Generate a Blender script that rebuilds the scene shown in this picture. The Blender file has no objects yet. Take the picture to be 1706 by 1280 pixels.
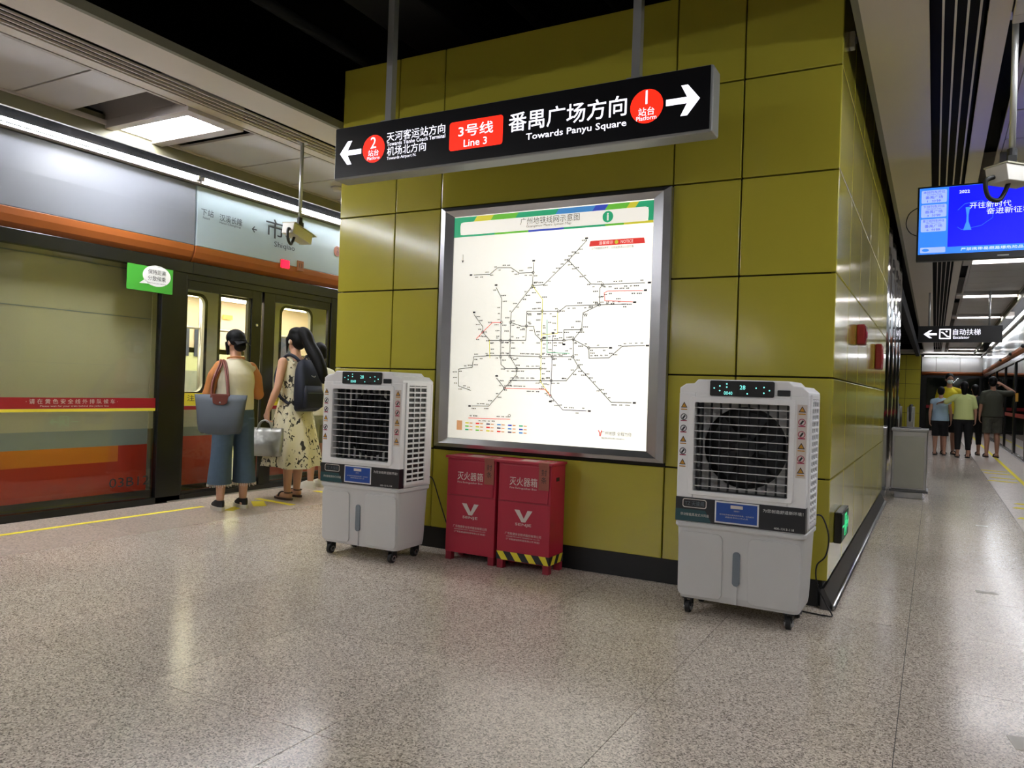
import bpy, bmesh, math, random
from mathutils import Matrix, Vector, Euler

scene = bpy.context.scene
COL = scene.collection
random.seed(7)
R = math.radians

# ---------------------------------------------------------------- camera
CAM_H, F_PX = 1.2, 1283.43
yaw, pit, rol = R(28.7512), R(0.3286), R(1.8865)
fw = Vector((-math.sin(yaw) * math.cos(pit), math.cos(yaw) * math.cos(pit), math.sin(pit)))
rt = Vector((math.cos(yaw), math.sin(yaw), 0))
up = rt.cross(fw)
r2 = rt * math.cos(rol) + up * math.sin(rol)
u2 = up * math.cos(rol) - rt * math.sin(rol)
cd = bpy.data.cameras.new('camera')
cd.sensor_fit = 'HORIZONTAL'; cd.sensor_width = 36.0
cd.lens = F_PX / 1706 * 36.0
cd.clip_start = 0.05; cd.clip_end = 200
cam = bpy.data.objects.new('camera', cd)
COL.objects.link(cam)
m = Matrix((r2, u2, -fw)).transposed().to_4x4()
m.translation = (0, 0, CAM_H)
cam.matrix_world = m
scene.camera = cam

# ---------------------------------------------------------------- world, exposure
w = bpy.data.worlds.new('world'); scene.world = w; w.use_nodes = True
w.node_tree.nodes['Background'].inputs[0].default_value = (0.6, 0.62, 0.6, 1)
w.node_tree.nodes['Background'].inputs[1].default_value = 0.0
vs = scene.view_settings
vs.view_transform = 'Standard'; vs.look = 'None'; vs.gamma = 1.0; vs.use_curve_mapping = False
vs.exposure = 0.22
cy = scene.cycles
cy.max_bounces = 7; cy.diffuse_bounces = 4; cy.glossy_bounces = 4; cy.transmission_bounces = 4; cy.transparent_max_bounces = 10
cy.caustics_reflective = False; cy.caustics_refractive = False
LIGHT = 3.7            # common factor of every lamp in the station
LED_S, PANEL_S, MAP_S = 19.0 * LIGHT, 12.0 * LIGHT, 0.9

# ---------------------------------------------------------------- materials
def lin(h):
    h = h.lstrip('#')
    out = []
    for i in (0, 2, 4):
        c = int(h[i:i + 2], 16) / 255
        out.append(c / 12.92 if c <= 0.04045 else ((c + 0.055) / 1.055) ** 2.4)
    return (*out, 1.0)

MATS = {}
def mat(name, color, rough=0.5, metal=0.0, spec=0.5, noise=0.0, nscale=8.0, bump=0.0, bscale=20.0, coat=0.0, stretch=None):
    if name in MATS: return MATS[name]
    ma = bpy.data.materials.new(name); ma.use_nodes = True
    nt = ma.node_tree; b = nt.nodes['Principled BSDF']
    col = lin(color) if isinstance(color, str) else (*color, 1.0)
    b.inputs['Base Color'].default_value = col
    b.inputs['Roughness'].default_value = rough
    b.inputs['Metallic'].default_value = metal
    b.inputs['Specular IOR Level'].default_value = spec
    b.inputs['Coat Weight'].default_value = coat
    if noise or bump:
        g = nt.nodes.new('ShaderNodeNewGeometry')
        mp = nt.nodes.new('ShaderNodeMapping')
        if stretch: mp.inputs['Scale'].default_value = stretch
        nt.links.new(g.outputs['Position'], mp.inputs[0])
    if noise:
        n = nt.nodes.new('ShaderNodeTexNoise'); n.inputs['Scale'].default_value = nscale
        n.inputs['Detail'].default_value = 4
        nt.links.new(mp.outputs[0], n.inputs['Vector'])
        mr = nt.nodes.new('ShaderNodeMapRange')
        mr.inputs['To Min'].default_value = 1 - noise; mr.inputs['To Max'].default_value = 1 + noise
        nt.links.new(n.outputs['Fac'], mr.inputs['Value'])
        mx = nt.nodes.new('ShaderNodeMix'); mx.data_type = 'RGBA'; mx.blend_type = 'MULTIPLY'
        mx.inputs[0].default_value = 1
        mx.inputs[6].default_value = col
        nt.links.new(mr.outputs[0], mx.inputs[7])
        nt.links.new(mx.outputs[2], b.inputs['Base Color'])
    if bump:
        n2 = nt.nodes.new('ShaderNodeTexNoise'); n2.inputs['Scale'].default_value = bscale
        n2.inputs['Detail'].default_value = 1
        nt.links.new(mp.outputs[0], n2.inputs['Vector'])
        bp = nt.nodes.new('ShaderNodeBump'); bp.inputs['Strength'].default_value = bump
        bp.inputs['Distance'].default_value = 0.02
        nt.links.new(n2.outputs['Fac'], bp.inputs['Height'])
        nt.links.new(bp.outputs[0], b.inputs['Normal'])
    MATS[name] = ma
    return ma

def emat(name, color, strength):
    if name in MATS: return MATS[name]
    ma = bpy.data.materials.new(name); ma.use_nodes = True
    b = ma.node_tree.nodes['Principled BSDF']
    c = lin(color)
    b.inputs['Base Color'].default_value = c
    b.inputs['Roughness'].default_value = 0.4
    b.inputs['Emission Color'].default_value = c
    b.inputs['Emission Strength'].default_value = strength
    MATS[name] = ma
    return ma

def glass_mat(name, tint, ior=1.5, rough=0.0):
    ma = bpy.data.materials.new(name); ma.use_nodes = True
    nt = ma.node_tree; nt.nodes.remove(nt.nodes['Principled BSDF'])
    out = nt.nodes['Material Output']
    tr = nt.nodes.new('ShaderNodeBsdfTransparent'); tr.inputs[0].default_value = (*tint, 1)
    gl = nt.nodes.new('ShaderNodeBsdfGlossy'); gl.inputs['Roughness'].default_value = rough
    fr = nt.nodes.new('ShaderNodeFresnel')
    ge = nt.nodes.new('ShaderNodeNewGeometry'); io = nt.nodes.new('ShaderNodeMapRange')   # same reflectance on both faces of the pane
    io.inputs['To Min'].default_value = ior; io.inputs['To Max'].default_value = 1 / ior
    nt.links.new(ge.outputs['Backfacing'], io.inputs['Value']); nt.links.new(io.outputs[0], fr.inputs['IOR'])
    mx = nt.nodes.new('ShaderNodeMixShader')
    nt.links.new(fr.outputs[0], mx.inputs[0]); nt.links.new(tr.outputs[0], mx.inputs[1])
    nt.links.new(gl.outputs[0], mx.inputs[2]); nt.links.new(mx.outputs[0], out.inputs[0])
    MATS[name] = ma
    return ma

def granite(name, base, dark, light, rough, scale=150):
    ma = bpy.data.materials.new(name); ma.use_nodes = True
    nt = ma.node_tree; b = nt.nodes['Principled BSDF']
    g = nt.nodes.new('ShaderNodeNewGeometry')
    v = nt.nodes.new('ShaderNodeTexVoronoi'); v.inputs['Scale'].default_value = scale
    nt.links.new(g.outputs['Position'], v.inputs['Vector'])
    sep = nt.nodes.new('ShaderNodeSeparateColor'); nt.links.new(v.outputs['Color'], sep.inputs[0])
    cr = nt.nodes.new('ShaderNodeValToRGB')
    e = cr.color_ramp.elements
    cr.color_ramp.interpolation = 'CONSTANT'
    e[0].position = 0; e[0].color = lin(dark)
    e[1].position = 0.2; e[1].color = lin(base)
    x = e.new(0.68); x.color = lin(light)
    nt.links.new(sep.outputs[0], cr.inputs[0])
    n = nt.nodes.new('ShaderNodeTexNoise'); n.inputs['Scale'].default_value = 1.3; n.inputs['Detail'].default_value = 3
    nt.links.new(g.outputs['Position'], n.inputs['Vector'])
    mr = nt.nodes.new('ShaderNodeMapRange'); mr.inputs['To Min'].default_value = 0.9; mr.inputs['To Max'].default_value = 1.1
    nt.links.new(n.outputs['Fac'], mr.inputs['Value'])
    oi = nt.nodes.new('ShaderNodeObjectInfo')
    mr2 = nt.nodes.new('ShaderNodeMapRange'); mr2.inputs['To Min'].default_value = 0.94; mr2.inputs['To Max'].default_value = 1.06
    nt.links.new(oi.outputs['Random'], mr2.inputs['Value'])
    ml = nt.nodes.new('ShaderNodeMath'); ml.operation = 'MULTIPLY'
    nt.links.new(mr.outputs[0], ml.inputs[0]); nt.links.new(mr2.outputs[0], ml.inputs[1])
    mx = nt.nodes.new('ShaderNodeMix'); mx.data_type = 'RGBA'; mx.blend_type = 'MULTIPLY'; mx.inputs[0].default_value = 1
    nt.links.new(cr.outputs[0], mx.inputs[6]); nt.links.new(ml.outputs[0], mx.inputs[7])
    nt.links.new(mx.outputs[2], b.inputs['Base Color'])
    b.inputs['Roughness'].default_value = rough
    MATS[name] = ma
    return ma

granite('granite', '#bdb0a1', '#857a70', '#dfd3c4', 0.18, 185)
granite('edge_stone', '#b5a597', '#95877a', '#c4b6a9', 0.3, 90)
mat('joint', '#3a3734', 0.8)
mat('yellow', (0.45, 0.40, 0.045), 0.13, spec=0.5, bump=0.035, bscale=2.2, stretch=(1, 1, 0.35))
mat('dark_back', '#15140f', 0.7)
mat('plinth', '#0b0c0e', 0.45)
mat('steel', '#b4b4b6', 0.3, 1.0, noise=0.06, nscale=6)
mat('steel_dark', '#6a6a6c', 0.3, 1.0)
mat('mirror_steel', '#c9cacc', 0.09, 1.0)
mat('soffit', '#c9bfae', 0.45, noise=0.04, nscale=3)
mat('slat', '#d2c9bd', 0.5)
mat('ceil_panel', '#b9b3ad', 0.42, noise=0.05, nscale=2)
mat('ceil_trim', '#b5aca5', 0.5)
mat('green_trim', '#77745d', 0.6)
mat('void', '#050505', 0.9)
mat('void_pipe', '#0c0c0b', 0.9)
mat('frame_black', '#0c0d0f', 0.25)
mat('fascia', '#6c6f76', 0.42)
mat('fascia_blue', '#cfd9dd', 0.14)
mat('fascia_name', '#98a7ac', 0.35)
mat('steel_satin', '#a9a89c', 0.5, 0.6, noise=0.08, nscale=5)
mat('orange', '#9c5526', 0.4)
mat('orange_dim', '#8d5226', 0.4)
mat('black', '#0a0a0a', 0.4)
mat('rubber', '#161616', 0.6)
mat('ink', '#1c2024', 0.5)
mat('white_paint', '#e8e8e6', 0.5)
mat('yellow_paint', '#ecdc44', 0.75, spec=0.2)
mat('red_stripe', '#9b1a24', 0.35)
mat('red_box', '#ac1f38', 0.38, noise=0.05, nscale=5)
mat('red_box_dark', '#8d1a2e', 0.42)
mat('red_device', '#8c1a1c', 0.35)
mat('kraft', '#9a5a4a', 0.8, noise=0.1, nscale=40)
mat('paper', '#c9b0a8', 0.8)
mat('plastic_grey', '#cbcbc9', 0.42)
mat('plastic_white', '#f4f4f3', 0.38)
mat('plastic_dark', '#6f7172', 0.45)
mat('fin_dark', '#3a3c3e', 0.5)
mat('label_navy', '#14171c', 0.3)
mat('label_green', '#15454a', 0.3)
mat('label_blue', '#1b4a9c', 0.3)
mat('gauge', '#6e7880', 0.2)
mat('warn_yellow', '#c98f22', 0.5)
mat('warn_red', '#a83050', 0.5)
mat('sticker', '#d9cfc7', 0.5)
mat('sign_black', '#0a090d', 0.3)
mat('sign_case', '#8f9190', 0.4)
mat('train_cream', '#c2ba9b', 0.3)
mat('train_grey', '#949b96', 0.35)
mat('train_orange', '#e88028', 0.35)
mat('train_red', '#c83c26', 0.35)
mat('train_door', '#d3cebf', 0.3)
mat('train_black', '#0c0d0c', 0.6)
mat('train_inner', '#dccdb8', 0.4)
mat('train_green', '#c8d0a8', 0.4)
mat('poster', '#3d4560', 0.4)
mat('skin', '#c99a80', 0.5)
mat('skin_b', '#b98a72', 0.5)
mat('hair', '#070607', 0.6, spec=0.2)
mat('cap', '#0c0c0e', 0.7, spec=0.2)
mat('shirt_cream', '#d8d0b4', 0.85, bump=0.25, bscale=16)
mat('sleeve_tan', '#b8763e', 0.8)
mat('denim', '#46596b', 0.9, noise=0.15, nscale=30, bump=0.2, bscale=18)
mat('bag_grey', '#4d545c', 0.7, noise=0.06, nscale=12)
mat('leather', '#6d3326', 0.5)
mat('shoe_dark', '#1d1a1c', 0.7)
mat('sole', '#d6d0c2', 0.6)
mat('navy', '#141a2c', 0.7)
mat('sandal', '#3a2a22', 0.6)
mat('silver_bag', '#a3a49f', 0.35, 0.5, bump=0.5, bscale=14)
mat('mask', '#cfe2ea', 0.7)
mat('olive', '#45463a', 0.85)
mat('camo', '#55544a', 0.9, noise=0.5, nscale=14)
mat('shirt_yellow', '#d4c21e', 0.85)
mat('shirt_blue', '#a9c6dc', 0.85)
mat('shirt_lime', '#cfd98f', 0.85)
mat('black_cloth', '#121214', 0.85)
mat('shorts_grey', '#8d8f7c', 0.85)
mat('white_cloth', '#d9d6c8', 0.85)
mat('cctv', '#c9c6bc', 0.4)
mat('cctv_shade', '#a8a58c', 0.45)
mat('pole', '#b9bab8', 0.3, 0.6)
mat('notice_green', '#3f9a34', 0.4)
mat('tv_black', '#0b0b0d', 0.3)
glass_mat('glass', (0.93, 0.95, 0.92))
glass_mat('glass_dark', (0.45, 0.48, 0.44))
emat('led', '#f6f8ff', LED_S)
emat('led_right', '#f6f8ff', LED_S * 0.45)
emat('lamp_panel_right', '#f8faff', PANEL_S * 0.5)
emat('lamp_panel', '#f8faff', PANEL_S)
emat('train_lamp', '#fff4e0', 14.0)
emat('sign_white', '#f4f2ff', 1.25)
emat('sign_red', '#ff2a14', 0.95)
emat('exit_green', '#35d88a', 0.7)
emat('exit_dark', '#0b2e1c', 0.25)
emat('digit', '#7fe8e0', 1.1)
emat('lamp_red', '#ff0a3c', 1.3)
emat('tv_blue', '#0a10f0', 0.9)
emat('tv_sky', '#2f7ae8', 0.95)
emat('tv_card', '#9fb4ff', 0.85)
emat('tv_glow', '#3f8fff', 0.8)
emat('tv_white', '#dfe8ff', 1.0)
emat('tv_ink', '#2a4ad0', 0.5)
emat('amber', '#ffb347', 1.4)

# floral print cloth of the dress
def floral():
    ma = bpy.data.materials.new('floral'); ma.use_nodes = True
    nt = ma.node_tree; b = nt.nodes['Principled BSDF']; b.inputs['Roughness'].default_value = 0.85
    tc = nt.nodes.new('ShaderNodeTexCoord'); mp = nt.nodes.new('ShaderNodeMapping')
    mp.inputs['Scale'].default_value = (1, 1, 0.62); mp.inputs['Rotation'].default_value = (0.5, 0.4, 0.3)
    nt.links.new(tc.outputs['Object'], mp.inputs[0])
    v = nt.nodes.new('ShaderNodeTexNoise'); v.inputs['Scale'].default_value = 26; v.inputs['Detail'].default_value = 1.0; v.inputs['Distortion'].default_value = 1.2
    nt.links.new(mp.outputs[0], v.inputs['Vector'])
    cr = nt.nodes.new('ShaderNodeValToRGB'); e = cr.color_ramp.elements
    e[0].position = 0.375; e[0].color = lin('#35322a'); e[1].position = 0.41; e[1].color = lin('#ddd5b6')
    nt.links.new(v.outputs['Fac'], cr.inputs[0]); nt.links.new(cr.outputs[0], b.inputs['Base Color'])
    MATS['floral'] = ma
floral()

# lit map sheet: dimming towards the left is painted into the emission
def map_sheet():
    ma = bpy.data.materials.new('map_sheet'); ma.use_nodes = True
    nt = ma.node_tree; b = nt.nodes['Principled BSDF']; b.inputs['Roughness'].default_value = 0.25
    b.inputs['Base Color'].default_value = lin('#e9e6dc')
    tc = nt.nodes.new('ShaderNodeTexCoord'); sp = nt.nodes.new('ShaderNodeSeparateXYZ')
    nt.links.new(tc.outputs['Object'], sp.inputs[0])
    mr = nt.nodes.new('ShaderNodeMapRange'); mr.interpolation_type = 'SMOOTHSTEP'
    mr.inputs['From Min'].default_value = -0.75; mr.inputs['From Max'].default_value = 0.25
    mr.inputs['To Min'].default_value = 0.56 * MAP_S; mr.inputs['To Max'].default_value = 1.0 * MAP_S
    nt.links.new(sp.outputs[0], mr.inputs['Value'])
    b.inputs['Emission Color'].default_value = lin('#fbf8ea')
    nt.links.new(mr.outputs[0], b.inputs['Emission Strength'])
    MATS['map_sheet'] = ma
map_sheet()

# ---------------------------------------------------------------- mesh helpers
def link(o, parent=None):
    COL.objects.link(o)
    if parent is not None: o.parent = parent
    return o

def tag(o, label=None, cat=None, group=None, kind=None):
    if label: o['label'] = label
    if cat: o['category'] = cat
    if group: o['group'] = group
    if kind: o['kind'] = kind
    return o

def thing(name, label, cat, loc=(0, 0, 0), rz=0.0, group=None):
    o = bpy.data.objects.new(name, None); o.empty_display_size = 0.1
    link(o); o.location = loc; o.rotation_euler = (0, 0, rz)
    return tag(o, label, cat, group)

def rrect(x0, x1, y0, y1, r, n=4):
    pts = []
    for cx, cy, a0 in ((x1 - r, y0 + r, -90), (x1 - r, y1 - r, 0), (x0 + r, y1 - r, 90), (x0 + r, y0 + r, 180)):
        for i in range(n + 1):
            a = R(a0 + 90 * i / n); pts.append((cx + r * math.cos(a), cy + r * math.sin(a)))
    return pts

def circ(cx, cy, r, n=24, ry=None):
    ry = ry or r
    return [(cx + r * math.cos(2 * math.pi * i / n), cy + ry * math.sin(2 * math.pi * i / n)) for i in range(n)]

class MB:
    def __init__(s): s.v = []; s.f = []
    def add(s, vs, fs):
        k = len(s.v); s.v += [tuple(p) for p in vs]; s.f += [tuple(i + k for i in f) for f in fs]; return s
    def box(s, x0, x1, y0, y1, z0, z1):
        return s.add([(x0, y0, z0), (x1, y0, z0), (x1, y1, z0), (x0, y1, z0), (x0, y0, z1), (x1, y0, z1), (x1, y1, z1), (x0, y1, z1)],
                     [(0, 3, 2, 1), (4, 5, 6, 7), (0, 1, 5, 4), (1, 2, 6, 5), (2, 3, 7, 6), (3, 0, 4, 7)])
    def prism(s, poly, axis, a, b):
        n = len(poly)
        def P(p, t): return {'y': (p[0], t, p[1]), 'x': (t, p[0], p[1]), 'z': (p[0], p[1], t)}[axis]
        vs = [P(p, a) for p in poly] + [P(p, b) for p in poly]
        fs = [tuple(range(n)), tuple(range(2 * n - 1, n - 1, -1))] + [(i, (i + 1) % n, n + (i + 1) % n, n + i) for i in range(n)]
        return s.add(vs, fs)
    def ring(s, outer, inner, axis, a, b):
        n = len(outer)
        def P(p, t): return {'y': (p[0], t, p[1]), 'x': (t, p[0], p[1]), 'z': (p[0], p[1], t)}[axis]
        vs = [P(p, a) for p in outer] + [P(p, a) for p in inner] + [P(p, b) for p in outer] + [P(p, b) for p in inner]
        fs = []
        for i in range(n):
            j = (i + 1) % n
            fs += [(i, j, n + j, n + i), (2 * n + i, 3 * n + i, 3 * n + j, 2 * n + j), (i, 2 * n + i, 2 * n + j, j), (n + i, n + j, 3 * n + j, 3 * n + i)]
        return s.add(vs, fs)
    def loft(s, secs, cap=True):
        n = len(secs[0]); vs = [p for q in secs for p in q]; fs = []
        for k in range(len(secs) - 1):
            for i in range(n):
                j = (i + 1) % n; fs.append((k * n + i, k * n + j, (k + 1) * n + j, (k + 1) * n + i))
        if cap:
            fs.append(tuple(range(n - 1, -1, -1))); fs.append(tuple((len(secs) - 1) * n + i for i in range(n)))
        return s.add(vs, fs)
    def cyl(s, p0, p1, r0, r1=None, n=14):
        r1 = r0 if r1 is None else r1
        return s.tube([p0, p1], [r0, r1], n)
    def tube(s, pts, r, n=10):
        pts = [Vector(p) for p in pts]
        rs = r if isinstance(r, (list, tuple)) else [r] * len(pts)
        secs = []; prev = None
        for i, p in enumerate(pts):
            d = (pts[min(i + 1, len(pts) - 1)] - pts[max(i - 1, 0)]).normalized()
            if prev is None:
                u = d.cross(Vector((0, 0, 1)));
                if u.length < 1e-3: u = d.cross(Vector((0, 1, 0)))
            else: u = prev - d * prev.dot(d)
            u.normalize(); prev = u; v = d.cross(u)
            secs.append([tuple(p + (u * math.cos(2 * math.pi * k / n) + v * math.sin(2 * math.pi * k / n)) * rs[i]) for k in range(n)])
        return s.loft(secs)
    def ball(s, c, r, seg=16, rings=10, rot=None):
        rx, ry, rz = r if isinstance(r, (list, tuple)) else (r, r, r)
        vs = []; M = Euler(rot).to_matrix() if rot else None
        def P(x, y, z):
            q = Vector((x, y, z))
            if M: q = M @ q
            return (c[0] + q.x, c[1] + q.y, c[2] + q.z)
        vs.append(P(0, 0, -rz))
        for k in range(1, rings):
            t = -math.pi / 2 + math.pi * k / rings
            for i in range(seg):
                a = 2 * math.pi * i / seg
                vs.append(P(rx * math.cos(t) * math.cos(a), ry * math.cos(t) * math.sin(a), rz * math.sin(t)))
        vs.append(P(0, 0, rz)); fs = []
        for i in range(seg):
            fs.append((0, 1 + (i + 1) % seg, 1 + i))
            fs.append((len(vs) - 1, len(vs) - 1 - seg + i, len(vs) - 1 - seg + (i + 1) % seg))
        for k in range(rings - 2):
            for i in range(seg):
                a = 1 + k * seg + i; b = 1 + k * seg + (i + 1) % seg
                fs.append((a, b, b + seg, a + seg))
        return s.add(vs, fs)
    def cone(s, p0, p1, r0, r1):            # round cone: for bodies that are remeshed
        p0 = Vector(p0); p1 = Vector(p1)
        s.ball(p0, r0, 12, 8); s.ball(p1, r1, 12, 8)
        if (p1 - p0).length > 1e-4: s.tube([p0, p1], [r0, r1], 12)
        return s
    def mesh(s, name, smooth=False):
        me = bpy.data.meshes.new(name)
        me.from_pydata(s.v, [], s.f); me.validate()
        bm = bmesh.new(); bm.from_mesh(me); bmesh.ops.recalc_face_normals(bm, faces=bm.faces); bm.to_mesh(me); bm.free()
        if smooth:
            me.polygons.foreach_set('use_smooth', [True] * len(me.polygons))
        return me
    def build(s, name, ma, parent=None, bevel=0.0, smooth=False, kind=None, seg=2):
        me = s.mesh(name, smooth); me.materials.append(MATS[ma])
        o = bpy.data.objects.new(name, me); link(o, parent)
        if bevel:
            b = o.modifiers.new('bevel', 'BEVEL'); b.width = bevel; b.segments = seg; b.limit_method = 'ANGLE'; b.angle_limit = R(40)
            b.harden_normals = False
        if kind: o['kind'] = kind
        return o

def smooth_pts(pts, n=6):
    pts = [Vector(p) for p in pts]; out = []
    for i in range(len(pts) - 1):
        a, b, c, d = pts[max(i - 1, 0)], pts[i], pts[i + 1], pts[min(i + 2, len(pts) - 1)]
        for k in range(n):
            t = k / n
            out.append(0.5 * ((2 * b) + (c - a) * t + (2 * a - 5 * b + 4 * c - d) * t * t + (3 * b - a - 3 * c + d) * t ** 3))
    out.append(pts[-1]); return out

def copy_tree(o, parent=None):
    c = o.copy(); COL.objects.link(c); c.parent = parent
    for ch in list(o.children): copy_tree(ch, c)
    return c

def clone(o, loc, parent, name=None):
    c = o.copy(); COL.objects.link(c); c.location = loc; c.parent = parent
    return c

PENDING = []
FACE = {'F': (R(90), 0, 0), 'R': (R(90), 0, R(90)), 'L': (R(90), 0, R(-90)), 'U': (0, 0, 0), 'B': (R(90), 0, R(180))}
def T(s, parent, ma, loc, face='F', w=None, h=None, name='lettering', bold=0.0, align='C', rot=None):
    c = bpy.data.curves.new('font_tmp', 'FONT'); c.body = s; c.resolution_u = 2; c.offset = bold; c.align_x = 'CENTER'
    c.space_line = 0.9
    tmp = bpy.data.objects.new('font_tmp', c); COL.objects.link(tmp)
    me = bpy.data.meshes.new(name); o = bpy.data.objects.new(name, me); link(o, parent)
    o.location = loc; o.rotation_euler = rot or FACE[face]
    PENDING.append(('text', tmp, o, ma, w, h, align))
    return o

def blob(name, mb, ma, parent, voxel=0.008, smooth_it=6):
    me0 = mb.mesh('blob_tmp'); tmp = bpy.data.objects.new('blob_tmp', me0); COL.objects.link(tmp)
    r = tmp.modifiers.new('r', 'REMESH'); r.mode = 'VOXEL'; r.voxel_size = voxel
    sm = tmp.modifiers.new('s', 'SMOOTH'); sm.factor = 0.5; sm.iterations = smooth_it
    me = bpy.data.meshes.new(name); o = bpy.data.objects.new(name, me); link(o, parent)
    PENDING.append(('blob', tmp, o, ma, None, None, None))
    return o

def flush():
    dg = bpy.context.evaluated_depsgraph_get(); dg.update()
    for kind, tmp, o, ma, w, h, align in PENDING:
        me = bpy.data.meshes.new_from_object(tmp.evaluated_get(dg))
        me.name = o.name
        if kind == 'text' and len(me.vertices):
            xs = [v.co.x for v in me.vertices]; ys = [v.co.y for v in me.vertices]
            W, H = max(xs) - min(xs), max(ys) - min(ys)
            sx = w / W if w else h / H
            sy = h / H if h else sx
            cx, cy = (max(xs) + min(xs)) / 2, (max(ys) + min(ys)) / 2
            if align == 'L': cx = min(xs)
            for v in me.vertices: v.co = ((v.co.x - cx) * sx, (v.co.y - cy) * sy, 0)
        if kind == 'blob': me.polygons.foreach_set('use_smooth', [True] * len(me.polygons))
        me.materials.clear(); me.materials.append(MATS[ma])
        old = o.data; o.data = me; bpy.data.meshes.remove(old)
        d = tmp.data; bpy.data.objects.remove(tmp)
        (bpy.data.curves if kind == 'text' else bpy.data.meshes).remove(d)
    PENDING.clear()

# ================================================================ STRUCTURE
XL, XR = -6.45, 1.71            # platform screen doors, left and right
WX0, WX1, WY = -4.224, -0.51, 4.734   # yellow clad block
YB = -26.0                     # the platform goes on behind the photographer
CZ = 3.27                       # platform ceiling

# ---- floor: bedding slab plus granite slabs
floor = MB().box(-6.43, 1.69, YB, 46, -0.2, -0.004).build('floor', 'joint'); tag(floor, kind='structure')
P = 0.865
proto = MB().box(0.0015, P - 0.0015, 0.0015, P - 0.0015, -0.02, 0).mesh('floor_slab'); proto.materials.append(MATS['granite'])
xs = [-0.09 + P * i for i in range(-6, 1)]
for iy in range(-1, 13):
    y = 2.005 + P * (iy - 0)
    for x in xs:
        if y > WY - 0.1 and x > -4.1 and x + P < -0.3: continue
        if y < 1.0: continue
        o = bpy.data.objects.new('floor_slab', proto); link(o, floor); o.location = (x, y, 0)
YF = 2.005 + P * 13
YN = 2.005 - P
xa, xb = xs[0], xs[-1] + P
fp = MB().box(xa, xb, YF, 46, -0.02, 0)
fp.box(xa, xb, YB, YN, -0.02, 0)
fp.build('floor_paving', 'granite', floor)
for x0, x1 in ((-6.40, xa - 0.003), (xb + 0.003, 1.66)):
    nseg = 0
    for y0 in (YB, 1.2, 2.5, 3.8, 5.1, 6.4, 7.7, 9.0, 10.3, 11.6):
        y1 = {YB: 1.2, 11.6: 46}.get(y0, y0 + 1.3)
        MB().box(x0, x1, y0 + 0.002, y1 - 0.002, -0.02, 0).build('edge_slab', 'edge_stone', floor)
# painted safety lines
MB().box(-6.0, -5.945, YB, 4.95, 0, 0.002).build('safety_line', 'yellow_paint', floor)
MB().box(1.2, 1.26, YB, 36, 0, 0.002).build('safety_line', 'yellow_paint', floor)
MB().box(-6.44, -6.405, 4.9, 7.3, -0.01, 0.012).build('threshold', 'steel', floor, 0.003)
MB().box(1.66, 1.70, YB, 36, -0.01, 0.012).build('threshold', 'steel', floor, 0.003)

# ---- yellow clad block
wall_front = MB().box(WX0 + 0.03, WX1 - 0.03, WY + 0.034, 9.6, 0.13, 3.70).build('wall_front', 'dark_back'); tag(wall_front, kind='structure')
wall_side = MB().box(WX1 - 0.06, WX1 - 0.034, WY + 0.06, 14.2, 0.13, 3.70).build('wall_side', 'dark_back'); tag(wall_side, kind='structure')
ZR = [0.155, 0.737, 1.32, 1.924, 2.517, 3.12, 3.71]
XC = [WX0, -3.667, -3.247, -1.482, -1.058, WX1]
G = 0.0045
for i in range(5):
    for k in range(6):
        if i == 2 and 1 <= k <= 3: continue
        MB().box(XC[i] + G, XC[i + 1] - (G if i < 4 else 0), WY, WY + 0.034, ZR[k] + G, ZR[k + 1] - G).build('wall_panel', 'yellow', wall_front, 0.004)
MB().box(XC[2], XC[3], WY + 0.01, WY + 0.034, ZR[1], ZR[4]).build('map_backing', 'dark_back', wall_front)
YC = [WY + 0.036, 5.5, 6.3, 7.2, 8.15, 9.1, 9.95]
for i in range(6):
    for k in range(6):
        MB().box(WX1 - 0.034, WX1, YC[i] + (G if i else 0), YC[i + 1] - G, ZR[k] + G, ZR[k + 1] - G).build('wall_panel', 'yellow', wall_side, 0.004)
# left flank of the block
wall_flank = MB().box(WX0 + 0.034, WX0 + 0.06, WY + 0.06, 14.2, 0.13, 3.7).build('wall_flank', 'dark_back'); tag(wall_flank, kind='structure')
for i in range(6):
    for k in range(6):
        MB().box(WX0, WX0 + 0.034, YC[i] + (G if i else 0), YC[i + 1] - G, ZR[k] + G, ZR[k + 1] - G).build('wall_panel', 'yellow', wall_flank, 0.004)
# polished steel flutes at the far end of the side wall
for k in range(4):
    y0 = 10.0 + k * 1.05
    sec = [(WX1 - 0.07, y0)] + [(WX1 - 0.06 + 0.075 * math.sin(math.pi * t / 10), y0 + 1.03 * t / 10) for t in range(11)] + [(WX1 - 0.07, y0 + 1.03)]
    MB().prism(sec, 'z', 0.02, 3.7).build('steel_flute', 'mirror_steel', wall_side, smooth=False)
bb = MB().box(WX0 + 0.06, WX1 - 0.05, WY + 0.03, WY + 0.06, 0, 0.16).build('baseboard_front', 'plinth'); tag(bb, kind='structure')
bs = MB().box(WX1 - 0.1, WX1 - 0.03, WY + 0.06, 14.2, 0, 0.16).build('baseboard_side', 'plinth'); tag(bs, kind='structure')
MB().prism([(WX1 - 0.03, 0.115), (WX1 - 0.012, 0.12), (WX1 + 0.035, 0.03), (WX1 + 0.035, 0.0), (WX1 - 0.03, 0.0)], 'y', WY - 0.02, 10.0).build('kerb_plate', 'steel_dark', bs)
MB().cyl((WX1 + 0.038, WY - 0.02, 0.022), (WX1 + 0.038, 10.0, 0.022), 0.016, n=12).build('kerb_rail', 'steel', bs, smooth=True)
bf = MB().box(WX0 + 0.03, WX0 + 0.1, WY + 0.06, 14.2, 0, 0.16).build('baseboard_flank', 'plinth'); tag(bf, kind='structure')

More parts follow.
